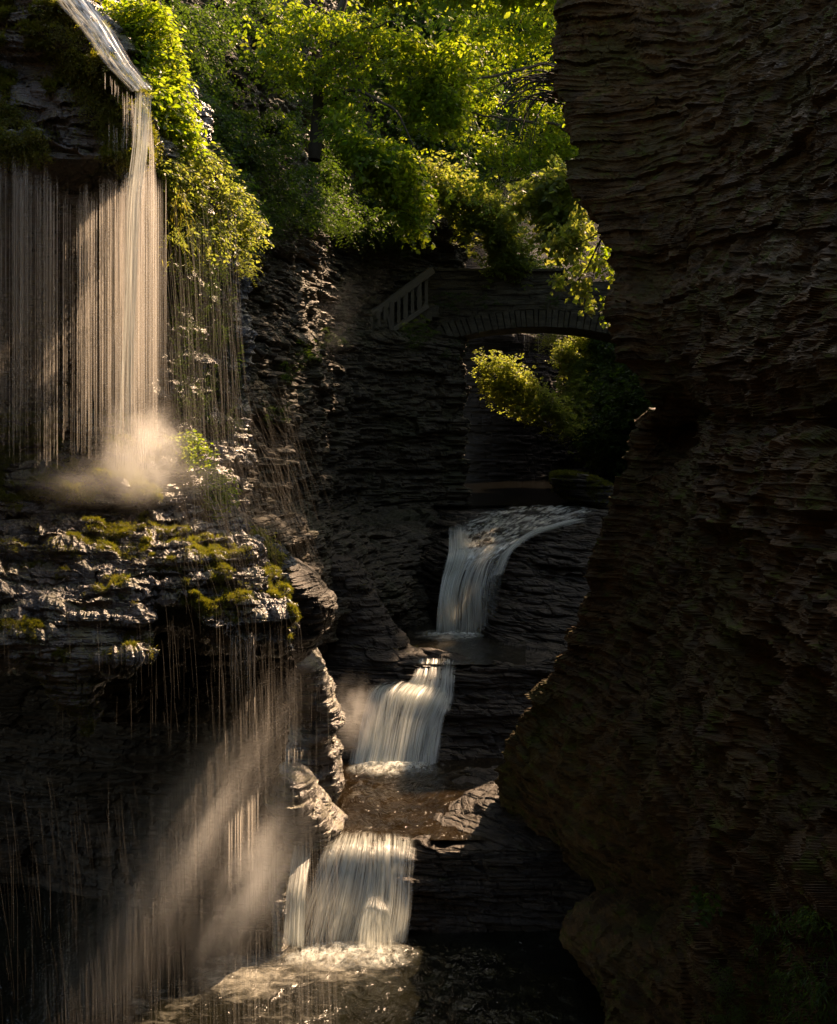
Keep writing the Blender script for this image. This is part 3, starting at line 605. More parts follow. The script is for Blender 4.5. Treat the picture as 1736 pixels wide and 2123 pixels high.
# fine drops thrown off the overhang and the ledge, falling in arcs
def arcs(n, xr, yr, Dr, vx, drop, r, seed, dens=(.2, .8), m=9, up=0, keep=None):
    g = np.random.default_rng(seed)
    x = g.uniform(*xr, n); y = g.uniform(*yr, n); D = g.uniform(*Dr, n)
    if keep is not None:
        k = g.random(n) < keep(x, y); x, y, D = x[k], y[k], D[k]; n = len(x)
    P0 = W(x, y, D); v = g.uniform(*vx, n); L = g.uniform(*drop, n); y0 = g.uniform(-.5, .5, n) * .3
    t = np.linspace(0, 1, m)[None]
    X = P0[:, :1] + (v * L ** .5)[:, None] * (t + y0[:, None]); Z = P0[:, 2:] + up * t - (L)[:, None] * (t * .55 + .45 * t ** 2)
    P = np.stack([X, P0[:, 1:2] + 0 * t, Z], -1)
    rr = np.exp(g.uniform(np.log(r[0]), np.log(r[1]), n))[:, None] * np.ones((1, m))
    d = g.uniform(*dens, n)[:, None] * np.sin(np.pi * np.clip(t, .02, .98)) ** .4
    return P, rr, d
GS = 'drifts of falling drops'
def beam_mask(x, y):  # keeps drops mostly along two sunbeams, so their density draws the light
    q = x - 560 + (y - 1350) * .6
    return np.exp(-(q / 95) ** 2) + .07 + .6 * sstep(210, 280, q)
def spray(label, *a, **k):
    P, r, d = arcs(*a, **k); o = threads(None, 'water_spray', P, r, d, 'spray'); tag(o, label, 'water spray', GS, 'stuff'); return o
spray('fine drops falling right of the curtain waterfall', 300, (330, 490), (400, 860), (9.6, 11), (.0, .12), (.5, 1.4), (.0005, .0011), 201, dens=(.08, .4))
spray('drops splashed outward in arcs from the foot of the curtain waterfall', 420, (330, 600), (780, 1080), (9.6, 11.2), (.05, .55), (.3, 1.3), (.0004, .0009), 202, up=.0, dens=(.03, .25))
spray('long streaks of drops falling past the cave below the wet ledge', 6500, (-150, 620), (1250, 2150), (9.2, 11.5), (-.02, .07), (.3, 1.3), (.0004, .001), 203, dens=(.04, .3), keep=lambda x, y: .3 + .7 * beam_mask(x, y))
spray('streaks of drops falling in the sunbeam above the bottom pool', 7500, (60, 700), (1380, 2050), (12, 16), (-.03, .06), (.4, 1.6), (.0006, .0015), 204, dens=(.05, .5), keep=beam_mask)
spray('faint drops falling in front of the dark cave in the lower left corner', 260, (-150, 320), (1600, 2200), (7, 9), (.0, .12), (.2, .8), (.0003, .0006), 205, dens=(.05, .25))
# drips hanging from the two lobes of the ledge and from the low shelf
GD = 'drip falls under ledges'
def drip(label, x0, x1, ya, yb, D, n, r, seed, slope=0):
    g = np.random.default_rng(seed); x = g.uniform(x0, x1, n); t = np.linspace(0, 1, 8)[None]
    y0 = ya + (x - x0) * slope + g.uniform(-8, 8, n)
    P = W(x[:, None] + g.normal(0, .8, (n, 1)) * t, y0[:, None] + (yb - ya) * g.uniform(.35, 1, (n, 1)) * t, D + 0 * t + g.uniform(-.1, .1, (n, 1)))
    o = threads(None, 'dripping_water', P, np.exp(g.uniform(np.log(r * .5), np.log(r * 1.5), n))[:, None] * np.ones((1, 8)), (g.random(n) ** 1.5 * .9 + .1)[:, None] * (sstep(0, .15, t) * (1 - .8 * t)))
    return tag(o, label, 'dripping water', GD)
drip('bright threads of water dripping from the pointed tip of the wet ledge', 478, 532, 1318, 1500, 10.1, 46, .0045, 301)
drip('thin threads dripping from the mossy lobe on the left', 100, 196, 1440, 1640, 9.6, 30, .003, 302, -.3)
drip('short threads dripping from the right corner of the mossy lobe', 262, 288, 1365, 1470, 9.7, 12, .003, 303)
drip('short drips between the dark bulge and the low shining shelf', 598, 632, 1555, 1602, 17.6, 14, .005, 304)
drip('thin drips falling beside the column of mist at the cave mouth', 470, 540, 1700, 1900, 16.4, 40, .006, 305, -1)
drip('three thin streams hanging under the crown of the arch', 1086, 1122, 690, 780, 46, 9, .014, 306)

# ------------------------------------------------------------------ leaves
def _tpl(kind):
    if kind == 'ovate':
        v = [(0, 0, 0), (.32, .27, .07), (.68, .24, .05), (1, 0, -.05), (.32, -.27, .07), (.68, -.24, .05)]
        f = [(0, 3, 2, 1), (0, 4, 5, 3)]
    elif kind == 'maple':
        v = [(0, 0, 0), (.05, .36, .03), (.26, .30, .04), (.42, .58, .03), (.55, .24, .03), (.78, .26, .0), (1.05, 0, -.06), (.78, -.26, 0), (.55, -.24, .03), (.42, -.58, .03), (.26, -.30, .04), (.05, -.36, .03), (.5, 0, -.02)]
        f = [(0, 12, 2, 1), (12, 4, 3, 2), (12, 6, 5, 4), (12, 8, 7, 6), (12, 10, 9, 8), (0, 11, 10, 12)]
    else:  # narrow
        v = [(0, 0, 0), (.35, .10, .02), (1, 0, -.12), (.35, -.10, .02)]
        f = [(0, 3, 2, 1)]
    return np.array(v, float), np.array(f)
TPL = {k: _tpl(k) for k in ('ovate', 'maple', 'narrow')}
def unit(v): return v / (np.linalg.norm(v, axis=-1, keepdims=True) + 1e-9)
def leafmesh(pos, tip, nrm, size, kind, g):
    tv, tf = TPL[kind]; n = len(pos)
    L = unit(tip); B = unit(np.cross(nrm, L)); N = np.cross(L, B)
    V = pos[:, None] + size[:, None, None] * (tv[None, :, :1] * L[:, None] + tv[None, :, 1:2] * B[:, None] + tv[None, :, 2:] * N[:, None])
    Fc = tf[None] + (np.arange(n) * len(tv))[:, None, None]
    return V.reshape(-1, 3), Fc.reshape(-1, tf.shape[1]), np.repeat(g.random(n), len(tv))
def fronds(base, dirs, L, nl, ls, droop, kind, g, fern=False, spread=1.0, stem=.0):
    """twigs (or fern fronds) from base along dirs, with leaves on both sides"""
    n = len(base); d = unit(dirs)
    L = np.broadcast_to(np.asarray(L, float), (n,)); 
    t = np.linspace(.12, 1, nl)[None, :, None]
    down = np.array([0, 0, -1.0])
    P = base[:, None] + d[:, None] * (L[:, None, None] * t) + down * (droop * L[:, None, None] * t ** 2)
    T = unit(d[:, None] + down * (2 * droop * t))
    S = unit(np.cross(T, np.array([0, 0, 1.0]) + .25 * g.normal(size=(n, 1, 3))))
    parts = []
    for sgn in (1, -1):
        tip = S * sgn * spread + T * .55 + g.normal(0, .22, T.shape) + down * (.15 if fern else .35)
        up = np.cross(S, T); up = up * np.sign(up[..., 2:] + 1e-6) + g.normal(0, .3 if fern else .5, T.shape)
        prof = np.sin(np.clip(t[..., 0], 0, 1) ** .7 * 2.6) ** 1 if fern else np.ones((1, nl))
        sz = ls * prof * g.uniform(.65, 1.25, (n, nl)) 
        o = P + (g.normal(0, .25 * ls, P.shape) if not fern else 0)
        k = np.ones((n, nl), bool) if fern else g.random((n, nl)) > .12
        parts.append((o[k], tip[k], up[k], sz[k]))
    pos, tip, up, sz = [np.concatenate(q) for q in zip(*parts)]
    V, Fc, r = leafmesh(pos, tip, up, sz, kind, g)
    tt = np.linspace(0, 1, 5)[None, :, None]
    SP = base[:, None] + d[:, None] * (L[:, None, None] * tt) + down * (droop * L[:, None, None] * tt ** 2)
    return V, Fc, r, SP
def inpoly(x, y, poly):
    c = np.zeros(x.shape, bool); j = len(poly) - 1
    for i in range(len(poly)):
        xi, yi = poly[i]; xj, yj = poly[j]
        c ^= ((yi > y) != (yj > y)) & (x < (xj - xi) * (y - yi) / (yj - yi + 1e-9) + xi); j = i
    return c
def sample_poly(poly, n, g, clump=.0, cs=60):
    p = np.array(poly); out = []; edge = .07 * math.sqrt(np.ptp(p[:, 0]) * np.ptp(p[:, 1]))
    while sum(len(o) for o in out) < n:
        x = g.uniform(p[:, 0].min(), p[:, 0].max(), n * 2); y = g.uniform(p[:, 1].min(), p[:, 1].max(), n * 2)
        k = inpoly(x, y, poly)
        if clump:
            x = x + g.normal(0, edge, len(x)); y = y + g.normal(0, edge, len(x))
            k &= vn(x / cs, y / cs, x * 0, 77) + .35 * vn(x / cs * 3, y / cs * 3, x * 0, 78) > clump * g.uniform(.75, 1.25, len(x))
        out.append(np.stack([x[k], y[k]], -1))
    return np.concatenate(out)[:n]
def plant(name, label, cat, poly, Dfun, n, L, ls, nl=7, mat='leaf', kind='ovate', droop=.3, fern=False, group=None, seed=1, thick=.5, dirb=(0, -.4, .5), clump=0, cs=60, stem_r=.004, sp=1.0, parts=('foliage', 'stem'), parent=None, kd=None, stems=True, jit=1.0, trunk=None):
    g = np.random.default_rng(seed)
    q = sample_poly(poly, n, g, clump, cs)
    D = Dfun(q[:, 0], q[:, 1]) + g.uniform(-thick, thick, n)
    base = W(q[:, 0], q[:, 1], D)
    d = np.array(dirb) + jit * g.normal(0, .6, (n, 3)) * np.array([1, 1, .6])
    Lr = L * g.uniform(.6, 1.3, n)
    base = base - unit(d) * Lr[:, None] * .5
    V, Fc, r, SP = fronds(base, d, Lr, nl, ls, droop, kind, g, fern, sp)
    if parent is None:
        c = base.mean(0); c[2] = base[:, 2].min()
        root = empty(name, c.tolist(), label, cat, group)
    else: root = parent
    npmesh(parts[0], V, Fc, M[mat], root, False, {'rnd': r})
    if stems and n > 300 and cat != 'grass':
        Vs, Fs = tubes(SP, np.linspace(1, .4, 5)[None] * np.full((n, 1), stem_r)); npmesh(parts[1], Vs, Fs, M['bark'], root)
    return root
def limb(pts, r0, r1, m=24, wig=.0, seed=0):
    A = crom(np.array(pts, float), m, 0); P = W(A[:, 0], A[:, 1], A[:, 2])
    if wig: P = P + wig * np.stack([fbm(P + k * 9, 1.5, 3, seed + k) for k in range(3)], -1)
    return tubes(P[None], np.linspace(r0, r1, m)[None], 8)
def DF(pts):
    """distance as a smooth function of the picture position, through given (x, y, D)"""
    p = np.array(pts, float)
    def f(x, y):
        w_ = 1 / (((x[:, None] - p[:, 0]) ** 2 + (y[:, None] - p[:, 1]) ** 2) + 400.0) ** 1.2
        return (w_ * p[:, 2]).sum(1) / w_.sum(1)
    return f
def surfD(name):
    """distance of a built rock surface at a picture position (nearest sample)"""
    P = SURF[name].reshape(-1, 3)[::7]; x = P[:, 0] / P[:, 1] * F + CX; y = HY - P[:, 2] / P[:, 1] * F
    gx = np.clip((x // 12).astype(int) + 40, 0, 239); gy = np.clip((y // 12).astype(int) + 40, 0, 239)
    Z = np.full((240, 240), np.inf); np.minimum.at(Z, (gy, gx), P[:, 1])
    def f(a, b):
        i = np.clip((a // 12).astype(int) + 40, 0, 239); j = np.clip((b // 12).astype(int) + 40, 0, 239)
        v = Z[j, i]; return np.where(np.isfinite(v), v, np.nanmedian(v[np.isfinite(v)]) if np.isfinite(v).any() else 20)
    return f
SDL, SDR, SDG, SDH = surfD('left'), surfD('right'), surfD('ledge'), surfD('head')

GB = 'shrubs growing on the left bank'
plant('shrub', 'broad leaved bright green shrub beside the stream at the top left', 'shrub', [(215, 0), (335, 0), (372, 110), (400, 230), (412, 320), (350, 350), (322, 260), (300, 175), (250, 80)], DF([(250, 0, 11.6), (380, 150, 11.9), (400, 330, 11.6), (310, 200, 11.2)]), 900, .28, .062, 6, 'leaf', group=GB, seed=11, thick=.35, droop=.4, dirb=(.2, -.4, .3))
plant('shrub', 'yellow green ferny shrub spilling over the edge right of the curtain waterfall', 'shrub', [(325, 330), (420, 300), (470, 380), (530, 450), (520, 520), (440, 490), (400, 510), (350, 480), (335, 420)], DF([(330, 350, 11.0), (450, 400, 12.2), (520, 480, 13.2), (400, 490, 11.6)]), 900, .3, .045, 8, 'leafy', group=GB, seed=12, thick=.3, droop=.5, dirb=(.3, -.4, .2), clump=.5, cs=40)
plant('fern', 'fern sprays hanging at the lower tip of the left bank', 'fern', [(350, 430), (420, 460), (520, 470), (530, 560), (430, 560), (360, 520)], DF([(350, 450, 11.0), (520, 520, 13.2)]), 90, .34, .05, 14, 'leafy', 'narrow', fern=True, group='ferns', seed=13, thick=.3, droop=.6, dirb=(.2, -.3, 0))
plant('fern', 'dark hanging ferns added to dim the lit wall just right of the curtain waterfall', 'fern', [(348, 500), (480, 540), (500, 700), (510, 880), (440, 880), (370, 860), (352, 680)], lambda x, y: SDH(x, y) - .08, 900, .26, .035, 10, 'leafd', 'narrow', fern=True, group='ferns', seed=18, thick=.08, droop=.9, dirb=(0, -.3, -.2))  # fern cover added to darken the sunlit rock
# grass hanging on the mossy overhang
plant('grass_tuft', 'long pale grass hanging from the bank beside the bright thread of water', 'grass', [(326, 330), (350, 330), (400, 440), (380, 500), (350, 480), (332, 400)], DF([(330, 350, 11.2), (390, 470, 11.8)]), 260, .30, .10, 4, 'grass', 'narrow', group='grass tufts', seed=14, thick=.2, droop=.9, dirb=(.1, -.5, .2), sp=.35)
# dark slope: separate shrubs over the bank
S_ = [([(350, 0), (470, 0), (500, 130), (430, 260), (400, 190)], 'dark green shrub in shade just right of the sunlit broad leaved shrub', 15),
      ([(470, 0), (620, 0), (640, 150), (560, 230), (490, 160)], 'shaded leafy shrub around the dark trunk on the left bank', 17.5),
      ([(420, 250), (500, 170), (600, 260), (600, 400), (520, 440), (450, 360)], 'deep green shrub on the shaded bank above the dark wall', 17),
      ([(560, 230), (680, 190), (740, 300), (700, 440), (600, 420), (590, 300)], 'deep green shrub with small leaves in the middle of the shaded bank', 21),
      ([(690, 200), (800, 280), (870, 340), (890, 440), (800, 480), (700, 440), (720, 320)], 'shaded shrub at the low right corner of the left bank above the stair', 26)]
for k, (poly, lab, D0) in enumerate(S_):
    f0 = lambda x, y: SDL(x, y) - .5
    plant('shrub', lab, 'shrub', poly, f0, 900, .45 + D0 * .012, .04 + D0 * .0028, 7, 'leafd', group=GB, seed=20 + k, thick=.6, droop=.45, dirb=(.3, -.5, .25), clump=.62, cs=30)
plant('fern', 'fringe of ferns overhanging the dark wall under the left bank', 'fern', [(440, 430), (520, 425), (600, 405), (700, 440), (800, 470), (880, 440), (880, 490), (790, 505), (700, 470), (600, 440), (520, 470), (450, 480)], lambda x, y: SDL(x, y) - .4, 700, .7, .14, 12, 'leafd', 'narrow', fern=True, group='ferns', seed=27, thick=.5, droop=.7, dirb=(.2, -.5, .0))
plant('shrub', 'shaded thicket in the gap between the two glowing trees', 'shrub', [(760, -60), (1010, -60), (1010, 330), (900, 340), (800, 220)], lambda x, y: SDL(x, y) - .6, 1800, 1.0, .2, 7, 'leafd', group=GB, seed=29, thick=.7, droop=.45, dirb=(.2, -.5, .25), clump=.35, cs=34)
# trees
def tree(label, trunk, limbs, crowns, group='trees over the gorge', seed=0, r=.16, mat='leaf', name='tree'):
    P0 = W(*trunk[0]); root = empty(name, P0.tolist(), label, 'tree', group)
    V, Fc = limb(trunk, r, r * .4, 30, .12, seed); npmesh('trunk', V, Fc, M['bark'], root, True)
    for l in limbs:
        V, Fc = limb(l, r * .35, r * .06, 24, .15, seed + 3); npmesh('branch', V, Fc, M['bark'], root, True)
    for i, c in enumerate(crowns):
        plant(name, None, None, c[0], c[1], c[2], c[3], c[4], c[5], c[6] if len(c) > 6 else mat, c[7] if len(c) > 7 else 'ovate', parent=root, parts=('crown' if i == 0 else 'leaf_spray', 'twig'), seed=seed * 13 + i, thick=c[8] if len(c) > 8 else 1.2, droop=.35, dirb=(.0, -.3, -.1), clump=c[9] if len(c) > 9 else .5, cs=50, stem_r=.006)
    return root
tree('tree leaning over the left bank with bright lime leaves and a short dark trunk', [(650, 330, 25), (655, 230, 25.2), (680, 120, 25.6), (710, 0, 26), (740, -200, 26.5)],
     [[(680, 120, 25.6), (740, 60, 25), (820, 40, 24.5)], [(670, 170, 25.3), (600, 100, 25), (540, 60, 24.6)], [(660, 220, 25.2), (740, 190, 24.6), (830, 240, 24.2), (870, 360, 24)]],
     [([(560, 0), (760, 0), (800, 60), (860, 120), (840, 210), (760, 230), (700, 330), (640, 260), (600, 170), (520, 100)], DF([(560, 50, 24), (700, 150, 25), (850, 150, 25.5), (700, 300, 24)]), 560, .5, .11, 7, 'leaf', 'ovate', .6, .62),
      ([(720, -160), (1030, -160), (1030, -35), (720, -35)], DF([(900, -200, 39)]), 1300, 1, .26, 8, 'leaf', 'ovate', 2, .2),  # unseen crown added above the view to shade the left bank
      ([(820, 60), (980, 80), (960, 270), (850, 270), (800, 180)], DF([(880, 150, 26.5)]), 420, .55, .14, 8, 'leaf', 'ovate', .8, .4),
      ([(700, 250), (800, 300), (860, 330), (885, 400), (870, 470), (840, 480), (820, 400), (740, 350)], DF([(700, 280, 24), (870, 440, 24.5)]), 420, .5, .11, 8, 'leaf', 'maple', .8, .35),
      ([(850, -330), (1250, -330), (1250, -35), (850, -35)], DF([(900, -100, 25), (1200, -200, 25.5)]), 1700, .8, .19, 8, 'leaf', 'ovate', 1.8, .2)], seed=31)  # near canopy out of view, added to keep sun off the bank
tree('large tree reaching over the stream from behind the right wall, leaves glowing yellow green', [(1300, 560, 37), (1260, 330, 36.5), (1230, 130, 36), (1200, -150, 36)],
     [[(1240, 150, 36), (1140, 132, 35), (1040, 152, 34.5), (930, 168, 34), (790, 158, 33.5)], [(1255, 300, 36.4), (1150, 260, 35.5), (1020, 240, 35), (930, 230, 34.6)], [(1265, 380, 36.6), (1170, 360, 36), (1050, 380, 35.6)], [(1230, 100, 36), (1130, 60, 35.4), (1000, 20, 35)]],
     [([(870, 0), (1000, 10), (1180, 0), (1215, 260), (1210, 480), (1120, 420), (1050, 400), (960, 380), (900, 330), (850, 230), (900, 150), (950, 80)], DF([(880, 50, 34), (1100, 200, 36), (1200, 400, 37), (900, 300, 34.5)]), 1150, .65, .14, 7, 'leaf', 'ovate', .8, .6),
      ([(1230, -60), (1420, -80), (1420, 120), (1390, 260), (1250, 260)], DF([(1300, 100, 45.5)]), 2200, 1, .26, 8, 'leaf', 'ovate', 1.5, .25),  # added behind the right wall, unseen, to shade the left wall
      ([(1060, 400), (1210, 330), (1215, 480), (1180, 520), (1100, 470)], DF([(1060, 420, 30), (1200, 500, 29)]), 420, .6, .14, 8, 'leafy', 'maple', .8, .45),
      ([(980, -400), (1500, -380), (1500, -60), (1000, -40)], DF([(1000, -100, 36), (1500, -200, 38)]), 800, .9, .22, 8, 'leaf', 'ovate', 2.5, .3)], seed=37, r=.2)  # crown added overhead out of view; blocks sun from the bank
tree('unseen tree added on the far rim to shade the wall end by the bridge', [(1420, 560, 62), (1410, 300, 62), (1400, 0, 62)], [[(1410, 250, 62), (1380, 100, 62), (1330, 40, 61)]], [([(1250, -150), (1600, -200), (1600, 130), (1420, 160), (1250, 130)], DF([(1400, 0, 62)]), 1800, 1.5, .4, 8, 'leafd', 'ovate', 2, .15)], seed=39, r=.3)  # put in out of view to block sun beside the bridge
# leafy bough hanging from the right wall, its maple leaves against the bridge
root = empty('maple_bough', W(1262, 480, 21.5).tolist(), 'hanging maple bough with pale lobed leaves against the right end of the bridge', 'branch', 'boughs hanging from the right wall')
for V, Fc in ([limb([(1290, 440, 21), (1245, 500, 21.3), (1215, 560, 21.5), (1180, 600, 21.6)], .025, .006), limb([(1245, 500, 21.3), (1232, 560, 21.4), (1222, 625, 21.4)], .012, .004), limb([(1270, 470, 21.1), (1190, 510, 21.5), (1160, 520, 21.5)], .012, .004)]): npmesh('twig', V, Fc, M['bark'], root)
for i, (poly, n) in enumerate([([(1150, 570), (1190, 545), (1215, 520), (1245, 530), (1245, 575), (1200, 600), (1160, 595)], 34), ([(1195, 590), (1225, 580), (1232, 640), (1205, 640)], 12), ([(1130, 470), (1200, 420), (1215, 480), (1160, 510)], 22)]):
    plant('x', None, None, poly, DF([(1200, 560, 21.5)]), n, .26, .105, 4, 'leafy', 'maple', parent=root, parts=('leaf_spray', 'twig'), seed=60 + i, thick=.25, droop=.4, dirb=(-.4, -.3, -.3), stem_r=.003, jit=.6)
plant('x', None, None, [(1228, 180), (1400, 180), (1400, 640), (1268, 640)], DF([(1300, 400, 24.2)]), 300, .7, .15, 7, 'leaf', 'ovate', parent=root, parts=('leaf_spray', 'twig'), seed=66, thick=.8, droop=.4, dirb=(-.2, -.3, -.2), clump=.62, cs=42)  # unseen leaves added behind the right wall to break up the sunbeams
# bare fine twigs arching out of the right wall
root = empty('bare_bough', W(1160, 190, 20.6).tolist(), 'leafless dark twigs arching down from the upper right wall in front of the glowing leaves', 'branch', 'boughs hanging from the right wall')
g = np.random.default_rng(5); parts = []
for k in range(34):
    x0, y0 = 1160 + g.uniform(-10, 20), 185 + g.uniform(-50, 30); a = g.uniform(40, 170); b = g.uniform(-20, 120)
    parts.append(limb([(x0, y0, 20.6), (x0 - a * .45, y0 - 12 + b * .15, 20.4 + g.uniform(-.3, .6)), (x0 - a * .85, y0 + b * .45, 20.3 + g.uniform(-.3, .6)), (x0 - a, y0 + b + g.uniform(10, 50), 20.2 + g.uniform(-.3, .6))], .018, .003, 14, .05, k))
for V, Fc in parts: npmesh('twig', V, Fc, M['bark'], root)
# sunlit bank beside the bridge and growth behind it
GR = 'growth around the bridge'
plant('shrub', 'sunlit golden green shrubs trailing down the bank to the bridge parapet', 'shrub', [(880, 330), (940, 370), (1000, 400), (1060, 460), (1105, 545), (1100, 565), (1030, 560), (990, 500), (940, 430), (890, 390)], DF([(880, 350, 38), (1000, 440, 40), (1100, 560, 42.5)]), 1500, .55, .13, 8, 'leafy', group=GR, seed=71, thick=.8, dirb=(.2, -.4, .3), clump=.4, cs=40)
plant('shrub', 'small shrub glowing behind the middle of the bridge parapet', 'shrub', [(1090, 540), (1140, 535), (1180, 560), (1170, 590), (1100, 585)], DF([(1100, 560, 45)]), 90, .5, .12, 7, 'leaf', group=GR, seed=72, thick=.5)
plant('shrub', 'golden bush on the slanting bank seen through the arch', 'shrub', [(1000, 745), (1050, 750), (1100, 790), (1150, 830), (1190, 880), (1180, 900), (1120, 865), (1060, 850), (1010, 810)], DF([(1000, 760, 51), (1190, 890, 49)]), 1500, .5, .11, 7, 'leafy', group=GR, seed=73, thick=.7, dirb=(0, -.4, .6), clump=.3, cs=30)
for k, (poly, mt, lab) in enumerate([([(1160, 690), (1225, 690), (1230, 800), (1210, 900), (1180, 870), (1165, 780)], 'leafy', 'tall bush with a sunlit top in the middle of the arch opening'), ([(1220, 690), (1285, 692), (1300, 770), (1260, 850), (1225, 800)], 'leafd', 'deep green tree behind the right side of the arch'), ([(1240, 780), (1300, 760), (1345, 840), (1350, 890), (1300, 930), (1230, 900)], 'leafd', 'green bush low on the right beyond the arch'), ([(1180, 870), (1240, 890), (1330, 910), (1320, 960), (1250, 960), (1200, 930)], 'leafd', 'dark trailing plants on the rocks under the bushes beyond the arch')]):
    plant('shrub', lab, 'shrub', poly, DF([(1160, 700, 56), (1340, 900, 50)]), 1300, .7, .15, 7, mt, group=GR, seed=74 + k, thick=1.2, dirb=(0, -.4, .3), clump=.55, cs=24)
plant('vine', 'ragged vines with golden ferns hanging under the crown of the arch', 'vine', [(1105, 684), (1180, 686), (1160, 715), (1125, 710)], DF([(1140, 700, 46)]), 60, .8, .13, 8, 'leafy', 'narrow', group=GR, seed=79, thick=.4, droop=.8, dirb=(0, -.2, -.3), fern=True)
f_ = lambda x, y: x * 0 + 41.6
plant('fern', 'ferns growing out of the bridge face above the arch', 'fern', [(900, 600), (1010, 600), (1040, 625), (960, 640), (900, 630)], f_, 60, .6, .11, 12, 'leafd', 'narrow', fern=True, group='ferns', seed=81, thick=.1, droop=.6)
plant('fern', 'single small fern on the right half of the bridge face', 'fern', [(1130, 615), (1160, 610), (1155, 640)], f_, 10, .6, .11, 12, 'leafd', 'narrow', fern=True, group='ferns', seed=82, thick=.1, droop=.6)
plant('fern', 'fern clump under the foot of the wooden railing', 'fern', [(830, 660), (890, 650), (905, 690), (850, 715)], lambda x, y: x * 0 + 38.5, 50, .75, .13, 12, 'leafd', 'narrow', fern=True, group='ferns', seed=83, thick=.4, droop=.6)
for k, (x, y) in enumerate(((600, 760), (640, 720), (570, 850), (700, 690), (940, 720))):
    plant('fern', ['small ferns on the dark wall left of the railing', 'higher small ferns on the dark wall left of the railing', 'lowest small ferns on the dark left wall behind the spray', 'ferns on the dark wall at the lower end of the railing', 'dim ferns on the abutment under the left end of the bridge'][k], 'fern', [(x - 25, y - 18), (x + 30, y - 20), (x + 28, y + 20), (x - 22, y + 25)], lambda a, b: SDL(a, b) - .1, 34, .4, .08, 11, 'leafd', 'narrow', fern=True, group='ferns', seed=84 + k, thick=.15, droop=.6)
# forest on the far hill (one mass), and the dark growth closing the view
g = np.random.default_rng(9); P = SURF['hill'].reshape(-1, 3); P = P[(np.abs(P[:, 0] - 8) < 45) & (P[:, 2] > -6) & (P[:, 1] < 125)]
b_ = P[g.integers(0, len(P), 9000)] + g.normal(0, 1.2, (9000, 3)); V, Fc, r, SP = fronds(b_, np.array([0, -.6, .4]) + g.normal(0, .5, b_.shape), 1.8, 6, .5, .4, 'ovate', g)
tag(npmesh('forest', V, Fc, M['leafd'], None, False, {'rnd': r}), 'dark hazy forest covering the hill far behind the gorge', 'forest', None, 'stuff')
# plants on the wet ledge
plant('small_plant', 'leafy green plant on the steep wedge right of the mist', 'plant', [(350, 900), (395, 888), (440, 930), (452, 985), (478, 975), (488, 1040), (440, 1080), (425, 1010), (390, 960)], DF([(350, 900, 12.2), (480, 1000, 12.2), (440, 1070, 12)]), 150, .19, .05, 5, 'leaf', group='plants on the wet ledge', seed=91, thick=.15, dirb=(.1, -.4, .5), stem_r=.0025)
plant('moss_cushion', 'pale mossy fringe along the edge of the rock wedge', 'moss', [(338, 900), (360, 905), (400, 985), (430, 1050), (425, 1080), (400, 1040), (370, 985), (345, 950)], DF([(350, 920, 12.15), (420, 1060, 12.15)]), 500, .08, .018, 5, 'moss', group='plants on the wet ledge', seed=92, thick=.05, dirb=(0, -.3, .2), stems=False)
plant('grass_tuft', 'sunlit grass tuft at the right brink of the wet ledge', 'grass', [(505, 1085), (535, 1090), (580, 1145), (578, 1180), (550, 1160), (515, 1120)], DF([(510, 1090, 11.7), (580, 1170, 11.3)]), 150, .16, .09, 3, 'grass', 'narrow', group='grass tufts', seed=93, thick=.1, dirb=(.2, -.2, .6), sp=.3)
plant('grass_tuft', 'dim grasses and ferns at the lower right corner', 'grass', [(1560, 1900), (1690, 1870), (1740, 1940), (1740, 2130), (1600, 2130), (1540, 2000)], lambda x, y: SDR(x, y) - .05, 420, .14, .05, 4, 'leafd', 'narrow', group='grass tufts', seed=94, thick=.1, dirb=(-.3, -.4, .5), sp=.3, droop=.5)
plant('small_plant', 'small broad leaved plant on the lower right wall', 'plant', [(1430, 1850), (1480, 1845), (1490, 1890), (1440, 1895)], lambda x, y: SDR(x, y) - .12, 16, .16, .07, 4, 'leafd', group='plants on the right wall', seed=95, thick=.05, dirb=(-.3, -.4, .5), stem_r=.003)
plant('fern', 'low ferns beside the pool at the foot of the right wall', 'fern', [(1480, 1980), (1560, 1990), (1560, 2100), (1470, 2110)], lambda x, y: SDR(x, y) - .1, 60, .3, .05, 12, 'leafd', 'narrow', fern=True, group='ferns', seed=96, thick=.08, droop=.6, dirb=(-.3, -.4, .4))
plant('moss_cushion', 'golden moss fringe hanging along the sunlit right side of the overhang', 'moss', [(95, 20), (150, 60), (235, 175), (318, 300), (322, 345), (270, 350), (205, 250), (140, 140)], lambda x, y: SDH(x, y) - .05, 1500, .12, .022, 6, 'moss', group='moss on the rocks', seed=97, thick=.06, dirb=(0, -.5, -.2), droop=.6, stems=False, clump=.5, cs=22)
plant('moss_cushion', 'thick moss apron hanging at the left end of the overhang', 'moss', [(-40, 210), (30, 215), (85, 270), (100, 320), (40, 330), (-40, 320)], lambda x, y: SDH(x, y) - .05, 900, .12, .022, 6, 'moss', group='moss on the rocks', seed=98, thick=.06, dirb=(0, -.5, -.2), droop=.6, stems=False, clump=.4, cs=22)
